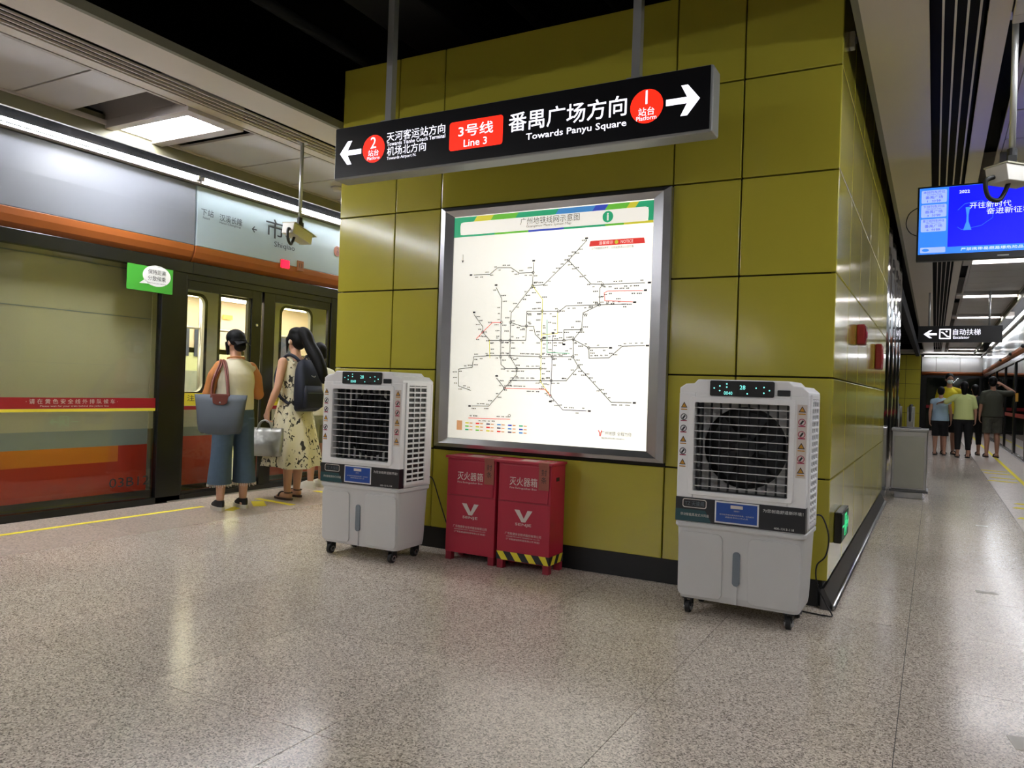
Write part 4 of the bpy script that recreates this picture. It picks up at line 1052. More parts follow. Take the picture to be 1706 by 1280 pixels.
# ================================================================ LITTER BIN
b = thing('litter_bin', 'stainless steel litter bin against the end of the yellow wall', 'bin', (-0.255, 10.75, 0))
MB().box(-0.155, 0.155, 0.01, 0.38, 0.0, 0.075).build('base', 'steel', b, 0.004)
MB().box(-0.215, 0.215, -0.01, 0.41, 0.075, 0.105).build('tray', 'steel_dark', b, 0.006)
MB().box(-0.195, 0.195, 0.0, 0.39, 0.105, 0.83).build('bin_body', 'steel', b, 0.008)
MB().box(-0.17, 0.165, -0.006, 0.0, 0.125, 0.77).build('front_panel', 'steel_satin', b, 0.003)
MB().box(-0.205, 0.205, -0.01, 0.40, 0.83, 0.865).build('bin_top', 'steel', b, 0.008)
MB().ring(circ(0.0, 0.19, 0.12, 20), circ(0.0, 0.19, 0.10, 20), 'z', 0.865, 0.878).build('ash_ring', 'steel', b)

# ================================================================ SCREEN, CAMERAS, FAR SIGN
tvY = 7.4
tv = thing('television_screen', 'blue train arrival screen hanging over the right platform', 'screen', (0, tvY, 0))
x0, x1, z0, z1 = -0.17, 1.06, 2.392, 3.03
MB().box(x0, x1, 0, 0.06, z0, z1).build('case', 'tv_black', tv, 0.006)
MB().box(x0 + 0.2, x1 - 0.2, 0.06, 0.14, z0 + 0.1, z1 - 0.1).build('rear_box', 'tv_black', tv, 0.01)
SB = z0 + 0.06
MB().box(x0 + 0.015, x1 - 0.015, -0.002, 0, SB, z1 - 0.015).build('screen_field', 'tv_sky', tv)
MB().box(x0 + 0.232, x1 - 0.015, -0.004, -0.002, SB + 0.055, z1 - 0.018).build('picture', 'tv_blue', tv)
for k, (a, c_, n) in enumerate((('本班列车开往', 'The Next Train', '1'), ('下班列车开往', 'The Next Train', '3'), ('第三班列车开往', 'The Third Train', '6'))):
    zt_ = z1 - 0.035 - k * 0.122
    MB().prism(rrect(x0 + 0.03, x0 + 0.218, zt_ - 0.108, zt_, 0.01), 'y', -0.004, -0.002).build('arrival_card', 'tv_card', tv)
    T(a, tv, 'tv_ink', (x0 + 0.124, -0.0055, zt_ - 0.017), w=0.16, h=0.022)
    T(c_, tv, 'tv_ink', (x0 + 0.124, -0.0055, zt_ - 0.037), w=0.11, h=0.010)
    T('番禺广场', tv, 'tv_ink', (x0 + 0.124, -0.0055, zt_ - 0.061), w=0.13, h=0.026)
    T(n + '  分钟', tv, 'tv_ink', (x0 + 0.124, -0.0055, zt_ - 0.092), w=0.10, h=0.022)
MB().prism(rrect(x0 + 0.03, x0 + 0.218, SB + 0.012, SB + 0.058, 0.008), 'y', -0.004, -0.002).build('weather_card', 'tv_card', tv)
MB().prism(circ(x0 + 0.07, SB + 0.035, 0.026, 16, 0.013), 'y', -0.0055, -0.0045).build('cloud_icon', 'tv_sky', tv)
T('2022', tv, 'tv_white', (x0 + 0.345, -0.0055, z1 - 0.068), w=0.075, h=0.026, bold=0.02)
T('开往新时代', tv, 'tv_white', (x0 + 0.53, -0.0055, z1 - 0.19), w=0.29, h=0.052)
T('奋进新征程', tv, 'tv_white', (x0 + 0.66, -0.0055, z1 - 0.245), w=0.31, h=0.052)
T('严禁携带易燃易爆危险品  祝您旅途愉快', tv, 'tv_white', (x0 + 0.68, -0.0045, SB + 0.03), w=0.70, h=0.026)
cx_ = x0 + 0.372
MB().prism([(cx_ - 0.03, z1 - 0.39), (cx_ + 0.03, z1 - 0.39), (cx_ + 0.008, z1 - 0.32), (cx_ + 0.007, z1 - 0.27), (cx_ + 0.016, z1 - 0.20), (cx_ - 0.016, z1 - 0.20), (cx_ - 0.007, z1 - 0.27), (cx_ - 0.008, z1 - 0.32)], 'y', -0.0055, -0.0045).build('tower_picture', 'tv_glow', tv)
MB().tube([(x0 + 0.30, -0.005, z1 - 0.22), (x0 + 0.35, -0.005, z1 - 0.17), (x0 + 0.47, -0.005, z1 - 0.15), (x0 + 0.55, -0.005, z1 - 0.22), (x0 + 0.55, -0.005, z1 - 0.30), (x0 + 0.47, -0.005, z1 - 0.36), (x0 + 0.33, -0.005, z1 - 0.385), (x0 + 0.30, -0.005, z1 - 0.36)], 0.0012, 4).build('swoosh', 'tv_glow', tv)
MB().box(0.42, 0.48, 0.05, 0.1, z1 - 0.1, CZ + 0.35).build('ceiling_bracket', 'steel_dark', tv)
MB().tube(smooth_pts([(x0 + 0.02, 0.07, 2.88), (x0 - 0.06, 0.09, 2.83), (x0 - 0.085, 0.1, 2.74), (x0 - 0.05, 0.09, 2.66), (x0 + 0.02, 0.07, 2.62)], 6), 0.004, 6).build('signal_cable', 'rubber', tv, smooth=True)
MB().box(0.42, 0.50, -0.0015, -0.0005, z0 + 0.022, z0 + 0.030).build('maker_mark', 'pole', tv)

def cctv(loc, rz, tilt, ztop, label, roll=0.0, lx=0.0):
    t = thing('security_camera', label, 'camera', loc, 0, 'ceiling-hung security cameras')
    MB().cyl((0, 0, 0.06), (0, 0, ztop - loc[2]), 0.016, n=12).build('pole', 'pole', t, smooth=True)
    MB().cyl((0, 0, ztop - loc[2] - 0.02), (0, 0, ztop - loc[2]), 0.05, n=16).build('ceiling_flange', 'pole', t)
    MB().box(-0.02, 0.02, -0.03, 0.03, 0.0, 0.05).cyl((0, 0, 0.03), (0, 0, 0.09), 0.024, n=12).build('swivel', 'rubber', t)
    # body: front looks along local -y after rz
    hd = bpy.data.objects.new('head', None)
    M = Matrix.Rotation(rz, 4, 'Z') @ Matrix.Rotation(tilt, 4, 'X') @ Matrix.Rotation(roll, 4, 'Y')
    def tr(mbx):
        mbx.v = [tuple(M @ Vector(p)) for p in mbx.v]; return mbx
    body = tr(MB().box(-0.055, 0.055, -0.13, 0.17, -0.105, -0.015)).build('camera_housing', 'cctv', t, 0.004)
    tr(MB().box(-0.062, 0.062, -0.19, 0.17, -0.015, -0.006)).build('sun_shield', 'cctv_shade', t, 0.002)
    tr(MB().box(-0.046, 0.046, -0.133, -0.13, -0.098, -0.024)).build('window', 'black', body)
    tr(MB().cyl((0, -0.136, -0.06), (0, -0.13, -0.06), 0.022, n=16)).build('lens', 'frame_black', body)
    tr(MB().tube(smooth_pts([(-0.02 + lx, 0.17, -0.07), (-0.03 + lx * 2, 0.21, -0.09), (-0.035 + lx * 2.2, 0.20, -0.17), (-0.02 + lx * 1.4, 0.13, -0.19), (lx * 0.5, 0.08, -0.15), (0, 0.06, -0.10)], 6), 0.012, 8)).build('loop_cable', 'rubber', t, smooth=True)
    return t
cctv((-4.87, 4.95, 2.53), R(-168), R(9), CZ + 0.02, 'white security camera hanging before the station name panel, left of the block')
cctv((0.335, 4.95, 2.50), R(150), R(-6), CZ + 0.3, 'white security camera hanging in front of the blue screen', R(6), 0.035)
pb = MB().box(0.2, 0.5, 4.9, 5.0, CZ + 0.05, CZ + 0.08).build('mounting_plate', 'pole', ceiling)

es = thing('escalator_sign', 'black illuminated escalator sign hanging far down the right platform', 'sign', (0.377, 16.5, 2.33))
MB().box(-0.68, 0.675, 0, 0.1, 0, 0.305).build('case', 'sign_black', es, 0.006)
MB().box(-0.68, 0.675, -0.002, 0.0, 0.0, 0.305).build('face_panel', 'sign_black', es)
for x in (-0.5, 0.47): MB().cyl((x, 0.05, 0.305), (x, 0.05, CZ - 2.33 + 0.02), 0.018, n=10).build('hanger', 'pole', es, smooth=True)
pts = [(0.17, 0.018), (0.02, 0.018), (0.09, 0.075), (0.045, 0.075), (-0.06, 0.0), (0.045, -0.075), (0.09, -0.075), (0.02, -0.018), (0.17, -0.018)]
MB().prism([(-0.53 + a * 0.95, 0.15 + b_) for a, b_ in pts], 'y', -0.004, -0.002).build('arrow', 'sign_white', es)
MB().ring(rrect(-0.33, -0.14, 0.06, 0.25, 0.012, 3), rrect(-0.31, -0.16, 0.08, 0.23, 0.008, 3), 'y', -0.004, -0.002).build('pictogram_border', 'sign_white', es)
MB().prism([(-0.30, 0.195), (-0.27, 0.195), (-0.19, 0.115), (-0.165, 0.115), (-0.165, 0.095), (-0.20, 0.095), (-0.28, 0.175), (-0.30, 0.175)], 'y', -0.004, -0.002).build('escalator_pictogram', 'sign_white', es)
MB().prism(circ(-0.21, 0.2, 0.016, 10), 'y', -0.004, -0.002).build('person_pictogram', 'sign_white', es)
T('自动扶梯', es, 'sign_white', (0.115, -0.004, 0.19), w=0.44, h=0.115)
T('Escalator', es, 'sign_white', (0.03, -0.004, 0.09), w=0.26, h=0.05, bold=0.006)

# sticker on the left screen door glass
gs = thing('distance_notice', 'green notice with a white speech bubble stuck on the left screen door', 'notice', (XL + 0.04, 4.637, 2.12))
MB().prism(rrect(-0.238, 0.238, -0.133, 0.133, 0.008, 3), 'x', 0, 0.004).build('board', 'mapc_lime_d' if False else 'notice_green', gs)
MB().prism(circ(0.065, 0.02, 0.148, 32, 0.098), 'x', 0.004, 0.005).build('speech_bubble', 'white_paint', gs)
MB().prism([(-0.055, -0.02), (-0.02, -0.06), (-0.115, -0.065)], 'x', 0.004, 0.005).build('bubble_tail', 'white_paint', gs)
T('保持距离', gs, 'ink', (0.0065, 0.065, 0.055), 'R', w=0.19, h=0.044); T('分散候乘', gs, 'ink', (0.0065, 0.065, -0.005), 'R', w=0.19, h=0.044)
T('Please keep your distance', gs, 'ink', (0.0065, 0.065, -0.05), 'R', w=0.2, h=0.014)

# ================================================================ ESCALATOR END AND FAR FITTINGS
for i, (x, yy, lab) in enumerate(((-0.66, 27.5, 'stainless escalator balustrade end beside the far yellow column, nearer the platform'), (-1.05, 27.5, 'stainless escalator balustrade end beside the far yellow column, half hidden'))):
    t = thing('escalator_balustrade', lab, 'escalator', (x, yy, 0))
    pts = [(0.0, 0.25), (-0.05, 0.55), (-0.02, 0.85), (0.12, 1.0), (0.35, 1.03), (2.2, 1.03), (2.2, 0.0), (0.15, 0.0)]
    MB().prism(pts, 'x', -0.09, 0.09).build('balustrade', 'steel_satin', t, 0.01)
    MB().tube(smooth_pts([(0, 0.3, 0.42), (0, 0.06, 0.46), (0, -0.03, 0.65), (0, 0.02, 0.9), (0, 0.16, 1.03), (0, 0.4, 1.07), (0, 2.2, 1.07)], 5), 0.04, 8).build('handrail', 'rubber', t, smooth=True)
sd = thing('smoke_detector', 'small round detector on the left ceiling beside the hanging sign', 'detector', (-5.62, 6.25, CZ + 0.005))
MB().cyl((0, 0, -0.012), (0, 0, 0), 0.075, n=24).build('base', 'ceil_trim', sd)
MB().cyl((0, 0, -0.04), (0, 0, -0.012), 0.045, 0.06, n=24).build('sensor', 'slat', sd)
sp2 = thing('wall_sounder', 'small white fitting high on the side of the yellow block', 'fitting', (WX1, 5.05, 3.34))
MB().box(0, 0.03, 0, 0.06, 0, 0.1).build('case', 'cctv', sp2, 0.006)
MB().cyl((0.03, 0.03, 0.05), (0.04, 0.03, 0.05), 0.02, n=12).build('grille', 'plastic_dark', sp2)

# ---- floor tape
def tape(x, y, w, l, a, label, ma='paper_white'):
    t = MB().box(-w / 2, w / 2, -l / 2, l / 2, 0, 0.0015).build('floor_tape', ma); t.location = (x, y, 0); t.rotation_euler.z = a
    return tag(t, label, 'tape', 'bits of tape on the floor')
mat('paper_white', '#c9c4ba', 0.5)
tape(0.325, 5.78, 0.12, 0.07, R(4), 'pale tape strip on the right platform floor, level with the cooler')
tape(0.31, 3.29, 0.08, 0.12, R(10), 'pale tape strip on the floor at the bottom right corner')
tape(0.44, 8.9, 0.1, 0.05, 0, 'pale tape scrap on the right platform floor, farther off')
# queue marks, left: arrows and bars before the door
def mark(x0, y0, x1, y1, w, label, group):
    d = Vector((x1 - x0, y1 - y0)); L = d.length; a = math.atan2(d.y, d.x)
    o = MB().box(0, L, -w / 2, w / 2, 0, 0.002).build('queue_mark', 'yellow_paint'); o.location = (x0, y0, 0.0); o.rotation_euler.z = a
    return tag(o, label, 'floor marking', group)
mark(-5.62, 4.94, -5.72, 5.16, 0.09, 'short yellow floor mark under the heel of the woman in jeans', 'yellow queue marks')
mark(-5.60, 5.30, -5.85, 5.50, 0.12, 'yellow floor mark between the two women', 'yellow queue marks')
mark(-5.42, 5.55, -5.98, 5.62, 0.07, 'long yellow floor bar in front of the sandals', 'yellow queue marks')
mark(-5.40, 6.35, -5.95, 6.42, 0.07, 'yellow floor bar behind the left air cooler', 'yellow queue marks')
for k, (y, xa_, xb_) in enumerate(((16.4, 0.78, 1.18), (15.8, 0.80, 1.18), (14.9, 0.84, 1.18), (14.3, 0.78, 1.16), (11.2, 0.90, 1.18), (10.75, 0.85, 1.18), (9.8, 0.82, 1.18), (9.2, 0.86, 1.18))):
    mark(xa_, y, xb_, y - 0.12, 0.13, '%s yellow queue bar on the right platform, counting from the group of passengers' % ord_(k), 'yellow queue bars on the right platform')

# ================================================================ PEOPLE
def V(*a): return Vector(a)
def ell(cx, cy, z, rx, ry, n=22, tilt=0.0):
    return [(cx + rx * math.cos(2 * math.pi * k / n), cy + ry * math.sin(2 * math.pi * k / n), z + tilt * math.sin(2 * math.pi * k / n)) for k in range(n)]

def hand(mb, wrist, d, nrm, side, s=1.0, curl=0.5):
    """palm and five fingers; d points from wrist to fingertips, nrm out of the back of the hand, side (+1/-1) puts the thumb"""
    w = Vector(wrist); d = Vector(d).normalized(); n = Vector(nrm); n = (n - d * n.dot(d)).normalized(); a = d.cross(n).normalized() * side
    c = w + d * 0.045 * s
    for k in (-1, 0, 1): mb.cone(w + d * 0.012 * s + a * k * 0.016 * s, w + d * 0.078 * s + a * k * 0.024 * s, 0.015 * s, 0.013 * s)
    for k, L in zip((-1.5, -0.5, 0.5, 1.5), (0.062, 0.076, 0.080, 0.070)):
        p0 = w + d * 0.082 * s + a * k * 0.0185 * s
        d1 = (d * math.cos(curl * 0.7) - n * math.sin(curl * 0.7)); d2 = (d * math.cos(curl * 1.7) - n * math.sin(curl * 1.7))
        p1 = p0 + d1 * L * 0.5 * s; p2 = p1 + d2 * L * 0.5 * s
        mb.cone(p0, p1, 0.0092 * s, 0.0085 * s); mb.cone(p1, p2, 0.0085 * s, 0.0072 * s)
    t0 = w + d * 0.025 * s + a * 0.026 * s; t1 = t0 + (d * 0.6 + a * 0.75 - n * 0.25).normalized() * 0.04 * s; t2 = t1 + (d * 0.9 + a * 0.2 - n * 0.3).normalized() * 0.03 * s
    mb.cone(t0, t1, 0.0125 * s, 0.0105 * s); mb.cone(t1, t2, 0.0105 * s, 0.0085 * s)

def body(t, s, arms, ma='skin', voxel=0.0075, hip=0.09, feet=((0.09, 0.0), (-0.09, 0.0)), turn=0.0, nod=0.0, toes=0.0, curl=0.5):
    """whole figure as one surface; arms = ((shoulder, elbow, wrist, hand dir, back of hand, thumb side), ...) in metres for s=1 (1.68 m)"""
    mb = MB()
    S = lambda p: Vector(p) * s
    mb.loft([ell(0, 0, z * s, rx * s, ry * s) for z, rx, ry in ((0.80, 0.10, 0.08), (0.86, 0.155, 0.105), (0.95, 0.155, 0.10), (1.08, 0.128, 0.088), (1.20, 0.136, 0.09), (1.28, 0.138, 0.086), (1.325, 0.112, 0.074), (1.365, 0.075, 0.06), (1.41, 0.055, 0.052))])
    mb.cone(S((0, 0.005, 1.36)), S((0, -0.012, 1.47)), 0.056 * s, 0.05 * s)
    rotz = Matrix.Rotation(turn, 3, 'Z') @ Matrix.Rotation(nod, 3, 'X')
    hc = S((0, -0.022, 1.565)); H = lambda p: hc + (rotz @ (Vector(p) * s))
    e = (nod, 0, turn)
    mb.ball(H((0, 0.008, 0.022)), (0.074 * s, 0.092 * s, 0.09 * s), 18, 12, e)
    mb.ball(H((0, -0.018, -0.045)), (0.057 * s, 0.068 * s, 0.07 * s), 16, 10, e)
    mb.cone(H((0, -0.092, -0.002)), H((0, -0.106, -0.03)), 0.009 * s, 0.013 * s)
    for q in (-1, 1):
        mb.ball(H((q * 0.075, 0.008, -0.012)), (0.012 * s, 0.02 * s, 0.032 * s), 10, 8, e)
        mb.ball(H((q * 0.02, -0.085, -0.062)), (0.02 * s, 0.01 * s, 0.008 * s), 8, 6, e)
    for (fx, fy), q in zip(feet, (1, -1)):
        k = S((fx * 0.95, fy * 0.5 - 0.012, 0.48)); a = S((fx, fy + 0.01, 0.085))
        mb.cone(S((q * hip, 0, 0.86)), S((q * hip + (fx - q * hip) * 0.5, fy * 0.25, 0.66)), 0.088 * s, 0.076 * s)
        mb.cone(S((q * hip + (fx - q * hip) * 0.5, fy * 0.25, 0.66)), k, 0.076 * s, 0.055 * s)
        cf = (k + a) / 2 + S((0, 0.018, 0.075)); mb.cone(k, cf, 0.054 * s, 0.054 * s); mb.cone(cf, a, 0.054 * s, 0.034 * s)
        tx = math.sin(toes) * q; 
        mb.cone(S((fx, fy + 0.035, 0.042)), S((fx + tx * 0.06, fy - 0.06, 0.036)), 0.036 * s, 0.034 * s)
        mb.cone(S((fx + tx * 0.06, fy - 0.06, 0.034)), S((fx + tx * 0.1, fy - 0.135, 0.022)), 0.033 * s, 0.02 * s)
        mb.cone(a, S((fx, fy + 0.02, 0.045)), 0.034 * s, 0.036 * s)
    for sh, el, wr, hd, nb, th in arms:
        mb.cone(S(sh), S(el), 0.047 * s, 0.037 * s); 
        m_ = S(el) * 0.7 + S(wr) * 0.3; mb.cone(S(el), m_, 0.037 * s, 0.038 * s); mb.cone(m_, S(wr), 0.038 * s, 0.024 * s)
        hand(mb, S(wr), hd, nb, th, s, curl)
    o = blob('body', mb, ma, t, voxel, 5)
    for q in (-1, 1):
        MB().ball(H((q * 0.03, -0.083, 0.005)), (0.012 * s, 0.006 * s, 0.006 * s), 8, 6).build('eye', 'hair', t, smooth=True)
    return H

def shoe(t, x, y, s, ma, sole='sole', q=1):
    up_ = MB()
    up_.loft([[(p[0] * s, p[1] * s, z * s) for p in [(x + rx * math.cos(2 * math.pi * k / 18), y + cy + ry * math.sin(2 * math.pi * k / 18)) for k in range(18)]] for z, rx, cy, ry in ((0.018, 0.044, -0.045, 0.132), (0.045, 0.044, -0.04, 0.128), (0.07, 0.042, -0.015, 0.098), (0.09, 0.038, 0.008, 0.062))])
    o = up_.build('shoe', ma, t, smooth=True)
    MB().loft([[(x * s + 0.05 * s * math.cos(2 * math.pi * k / 18), (y - 0.045) * s + 0.144 * s * math.sin(2 * math.pi * k / 18), z * s) for k in range(18)] for z in (0, 0.034)]).build('sole', sole, o)
    lc = MB()
    for k in range(3): lc.box((x - 0.022) * s, (x + 0.022) * s, (y - 0.085 + k * 0.03) * s, (y - 0.078 + k * 0.03) * s, 0.062 * s, (0.066 + 0.008 * k) * s)
    lc.build('laces', sole, o, kind='stuff')
    return o

def hair_cap(t, H, s, ma='hair', low=-0.06, back=0.03, front=0.05, voxel=0.008, extra=None):
    """hair covering the skull, open at the face"""
    mb = MB()
    mb.ball(H((0, 0.018, 0.032)), (0.083 * s, 0.095 * s, 0.093 * s), 18, 12)
    mb.ball(H((0, 0.055, -0.02)), (0.075 * s, 0.055 * s, 0.075 * s), 14, 10)
    if low < -0.08: mb.cone(H((0, 0.05, -0.02)), H((0, 0.06, low)), 0.07 * s, 0.055 * s)
    if extra: extra(mb)
    return blob('hair', mb, ma, t, voxel, 4)

# ---- woman in jeans with the grey tote
w1 = thing('person', 'person in cream top, cropped blue jeans and black cap with a grey tote bag', 'person', (-5.70, 5.04, 0), R(-112))
armL = ((0.16, 0.01, 1.315), (0.235, -0.02, 1.08), (0.11, -0.235, 1.12), (-0.5, -0.8, 0.25), (0.6, -0.4, -0.5), 1)
armR = ((-0.16, 0.01, 1.315), (-0.235, -0.03, 1.08), (-0.06, -0.25, 1.14), (0.5, -0.8, 0.25), (-0.6, -0.4, -0.5), -1)
H1 = body(w1, 0.985, (armL, armR), feet=((0.115, 0.03), (-0.115, -0.02)), turn=R(14), nod=R(16))
jn = MB()
jn.loft([ell(0, 0.005, z, rx, ry) for z, rx, ry in ((0.74, 0.10, 0.09), (0.80, 0.185, 0.13), (0.90, 0.182, 0.132), (0.99, 0.16, 0.115), (1.02, 0.155, 0.11))])
for q, fy in ((1, 0.03), (-1, -0.02)):
    jn.loft([ell(q * x, fy * f_, z, rx, ry) for z, x, f_, rx, ry in ((0.235, 0.125, 1, 0.105, 0.115), (0.30, 0.122, 1, 0.104, 0.112), (0.5, 0.11, 0.7, 0.092, 0.10), (0.68, 0.098, 0.4, 0.094, 0.112), (0.84, 0.09, 0, 0.096, 0.12))])
blob('jeans', jn, 'denim', w1, 0.008, 3)
hemm = MB()
for q, fy in ((1, 0.03), (-1, -0.02)):
    for k in range(40):
        a = 2 * math.pi * k / 40 + 0.1; l_ = random.uniform(0.012, 0.03)
        x, y = q * 0.125 + 0.104 * math.cos(a), fy + 0.114 * math.sin(a)
        hemm.box(x - 0.002, x + 0.002, y - 0.002, y + 0.002, 0.237 - l_, 0.24)
hemm.build('frayed_hem', 'sticker', w1, kind='stuff')
tp = MB().loft([ell(0, 0.004, z, rx, ry) for z, rx, ry in ((0.92, 0.178, 0.138), (1.0, 0.176, 0.136), (1.10, 0.172, 0.13), (1.18, 0.18, 0.132), (1.25, 0.172, 0.125), (1.30, 0.14, 0.108), (1.345, 0.10, 0.085), (1.39, 0.066, 0.062))])
tp.cone((0.14, 0.005, 1.30), (0.05, 0.0, 1.345), 0.06, 0.048).cone((-0.14, 0.005, 1.30), (-0.05, 0.0, 1.345), 0.06, 0.048)
blob('top', tp, 'shirt_cream', w1, 0.008, 5)
for q in (1, -1):
    sl_ = MB().cone((q * 0.14, 0.002, 1.312), (q * 0.195, -0.002, 1.22), 0.058, 0.058).cone((q * 0.195, -0.002, 1.22), (q * 0.23, -0.022, 1.065), 0.058, 0.052).cone((q * 0.232, -0.022, 1.065), (q * 0.165, -0.14, 1.085), 0.054, 0.047)
    blob('sleeve', sl_, 'sleeve_tan', w1, 0.008, 5)
MB().tube([(0.075 * math.cos(a), 0.004 + 0.068 * math.sin(a), 1.395 + 0.012 * math.sin(a)) for a in [2 * math.pi * k / 24 for k in range(25)]], 0.008, 6).build('neckline', 'sleeve_tan', w1, smooth=True)
# cap worn backwards, hair, mask
cp_ = MB().ball(H1((0, 0.012, 0.045)), (0.086, 0.102, 0.082), 20, 12)
cp_.ball(H1((0, 0.04, 0.0)), (0.083, 0.07, 0.05), 16, 10)
blob('cap_crown', cp_, 'cap', w1, 0.007, 4)
br = MB()
for k in range(2):
    pass
secs = []
for k in range(9):
    a = R(-62 + 124 * k / 8)
    secs.append((math.sin(a), math.cos(a)))
top_ = [H1((0.08 * u, 0.075 + 0.02 * v, -0.012 - 0.004 * abs(u))) for u, v in secs]; out_ = [H1((0.082 * u, 0.085 + 0.085 * v, -0.045 - 0.02 * abs(u))) for u, v in secs]
vs_ = [tuple(p) for p in top_ + out_] + [tuple(p - Vector((0, 0, 0.006))) for p in top_ + out_]
n9 = 9; fs_ = []
for k in range(n9 - 1):
    fs_ += [(k, k + 1, n9 + k + 1, n9 + k), (2 * n9 + k, 3 * n9 + k, 3 * n9 + k + 1, 2 * n9 + k + 1), (n9 + k, n9 + k + 1, 3 * n9 + k + 1, 3 * n9 + k)]
fs_ += [(0, n9, 3 * n9, 2 * n9), (n9 - 1, 3 * n9 - 1, 4 * n9 - 1, 2 * n9 - 1)]
br.add(vs_, fs_).build('cap_brim', 'cap', w1, smooth=True)
hr = MB().cone(H1((0.068, -0.035, 0.0)), H1((0.066, -0.05, -0.10)), 0.02, 0.012).cone(H1((-0.068, -0.035, 0.0)), H1((-0.066, -0.05, -0.10)), 0.02, 0.012).ball(H1((0, 0.062, -0.055)), (0.06, 0.035, 0.05), 14, 10)
blob('hair', hr, 'hair', w1, 0.006, 3)
mk = MB().ball(H1((0, -0.062, -0.052)), (0.056, 0.045, 0.046), 16, 10)
blob('face_mask', mk, 'mask', w1, 0.006, 3)
MB().tube(smooth_pts([H1((0.05, -0.06, -0.03)), H1((0.07, -0.02, -0.012)), H1((0.08, 0.02, 0.0))], 5), 0.003, 5).build('mask_loop', 'mask', w1, smooth=True)
shoe(w1, 0.118, 0.03, 0.985, 'shoe_dark'); shoe(w1, -0.118, -0.02, 0.985, 'shoe_dark')
# tote bag: hangs behind her left side
tote = thing('tote_bag', 'grey nylon tote with brown leather straps on the shoulder of the person in jeans', 'bag', (-5.70, 5.04, 0), R(-112))
Mb = Matrix.Translation((0.205, 0.245, 0)) @ Matrix.Rotation(R(-28), 4, 'Z')
def tm(mbx): mbx.v = [tuple(Mb @ Vector(p)) for p in mbx.v]; return mbx
tg = MB()
prof = ((0.72, 0.165, 0.075), (0.735, 0.178, 0.085), (0.80, 0.19, 0.085), (0.90, 0.20, 0.07), (1.0, 0.215, 0.04), (1.06, 0.225, 0.014))
tg.loft([[(rx * (1 if abs(math.cos(a)) > 0.999 else math.copysign(abs(math.cos(a)) ** 0.45, math.cos(a))), ry * math.copysign(abs(math.sin(a)) ** 0.6, math.sin(a)), z + (0.012 * math.sin(3 * a) if z < 0.8 else 0)) for a in [2 * math.pi * k / 32 for k in range(32)]] for z, rx, ry in prof])
tm(tg).build('bag_body', 'bag_grey', tote, smooth=True)
tm(MB().box(-0.075, 0.075, -0.022, 0.022, 1.045, 1.066).prism([(-0.07, 1.06), (0.07, 1.06), (0.06, 0.985), (0.03, 0.97), (-0.03, 0.97), (-0.06, 0.985)], 'y', 0.045, 0.055)).build('leather_flap', 'leather', tote, 0.004)
tm(MB().ball((0, 0.058, 0.99), (0.008, 0.005, 0.008), 8, 6)).build('snap', 'steel', tote, smooth=True)
for q in (-1, 1):
    p0 = Mb @ Vector((-0.06, q * 0.02, 1.03)); p3 = Mb @ Vector((0.08, q * 0.02, 1.03))
    sh_ = Vector((0.125 + 0.01 * q, 0.085, 1.335)); sh2 = Vector((0.16 + 0.01 * q, 0.06, 1.325))
    pts = smooth_pts([p0, p0 * 0.5 + sh_ * 0.5 + Vector((0.0, 0.02, 0)), sh_, Vector((0.128 + 0.012 * q, 0.0, 1.372)), sh2, sh2 * 0.5 + p3 * 0.5 + Vector((0.03, 0.02, 0)), p3], 6)
    MB().tube(pts, 0.0095, 8).build('strap', 'leather', tote, smooth=True)

# ---- woman in the floral dress
w2 = thing('person', 'person in floral dress with long black ponytail, seen from behind', 'person', (-5.76, 5.87, 0), R(-97))
s2 = 1.03
aL = ((0.165, 0.01, 1.35), (0.235, 0.035, 1.10), (0.275, -0.055, 0.865), (0.0, -0.1, -1), (1, 0, 0), 1)
aR = ((-0.165, 0.01, 1.35), (-0.20, 0.02, 1.10), (-0.12, -0.17, 1.0), (0.5, -0.8, 0.1), (-0.6, -0.4, -0.5), -1)
H2 = body(w2, s2, (aL, aR), feet=((0.10, 0.05), (-0.10, -0.06)), turn=R(6), nod=R(10), curl=1.1)
n36 = 48
def dsec(z, rx, ry, am): 
    return [((rx + am * math.cos(9 * a)) * math.cos(a), 0.005 + (ry + am * math.cos(9 * a)) * math.sin(a), z + (0.012 * math.cos(3 * a) if z < 0.4 else 0)) for a in [2 * math.pi * k / n36 for k in range(n36)]]
ds = MB().loft([dsec(*q) for q in ((0.335, 0.30, 0.285, 0.026), (0.36, 0.298, 0.282, 0.025), (0.5, 0.268, 0.25, 0.02), (0.72, 0.222, 0.20, 0.012), (0.92, 0.188, 0.158, 0.006), (1.04, 0.16, 0.125, 0.003), (1.14, 0.156, 0.12, 0.0), (1.27, 0.172, 0.126, 0.0), (1.36, 0.16, 0.105, 0.0), (1.405, 0.13, 0.085, 0.0))], cap=False)
ds.build('dress', 'floral', w2, smooth=True)
for q in (-1, 1):
    MB().tube(smooth_pts([(q * 0.09, -0.10, 1.36), (q * 0.105, -0.04, 1.435), (q * 0.11, 0.03, 1.44), (q * 0.10, 0.095, 1.37)], 5), 0.017, 8).build('dress_strap', 'floral', w2, smooth=True)
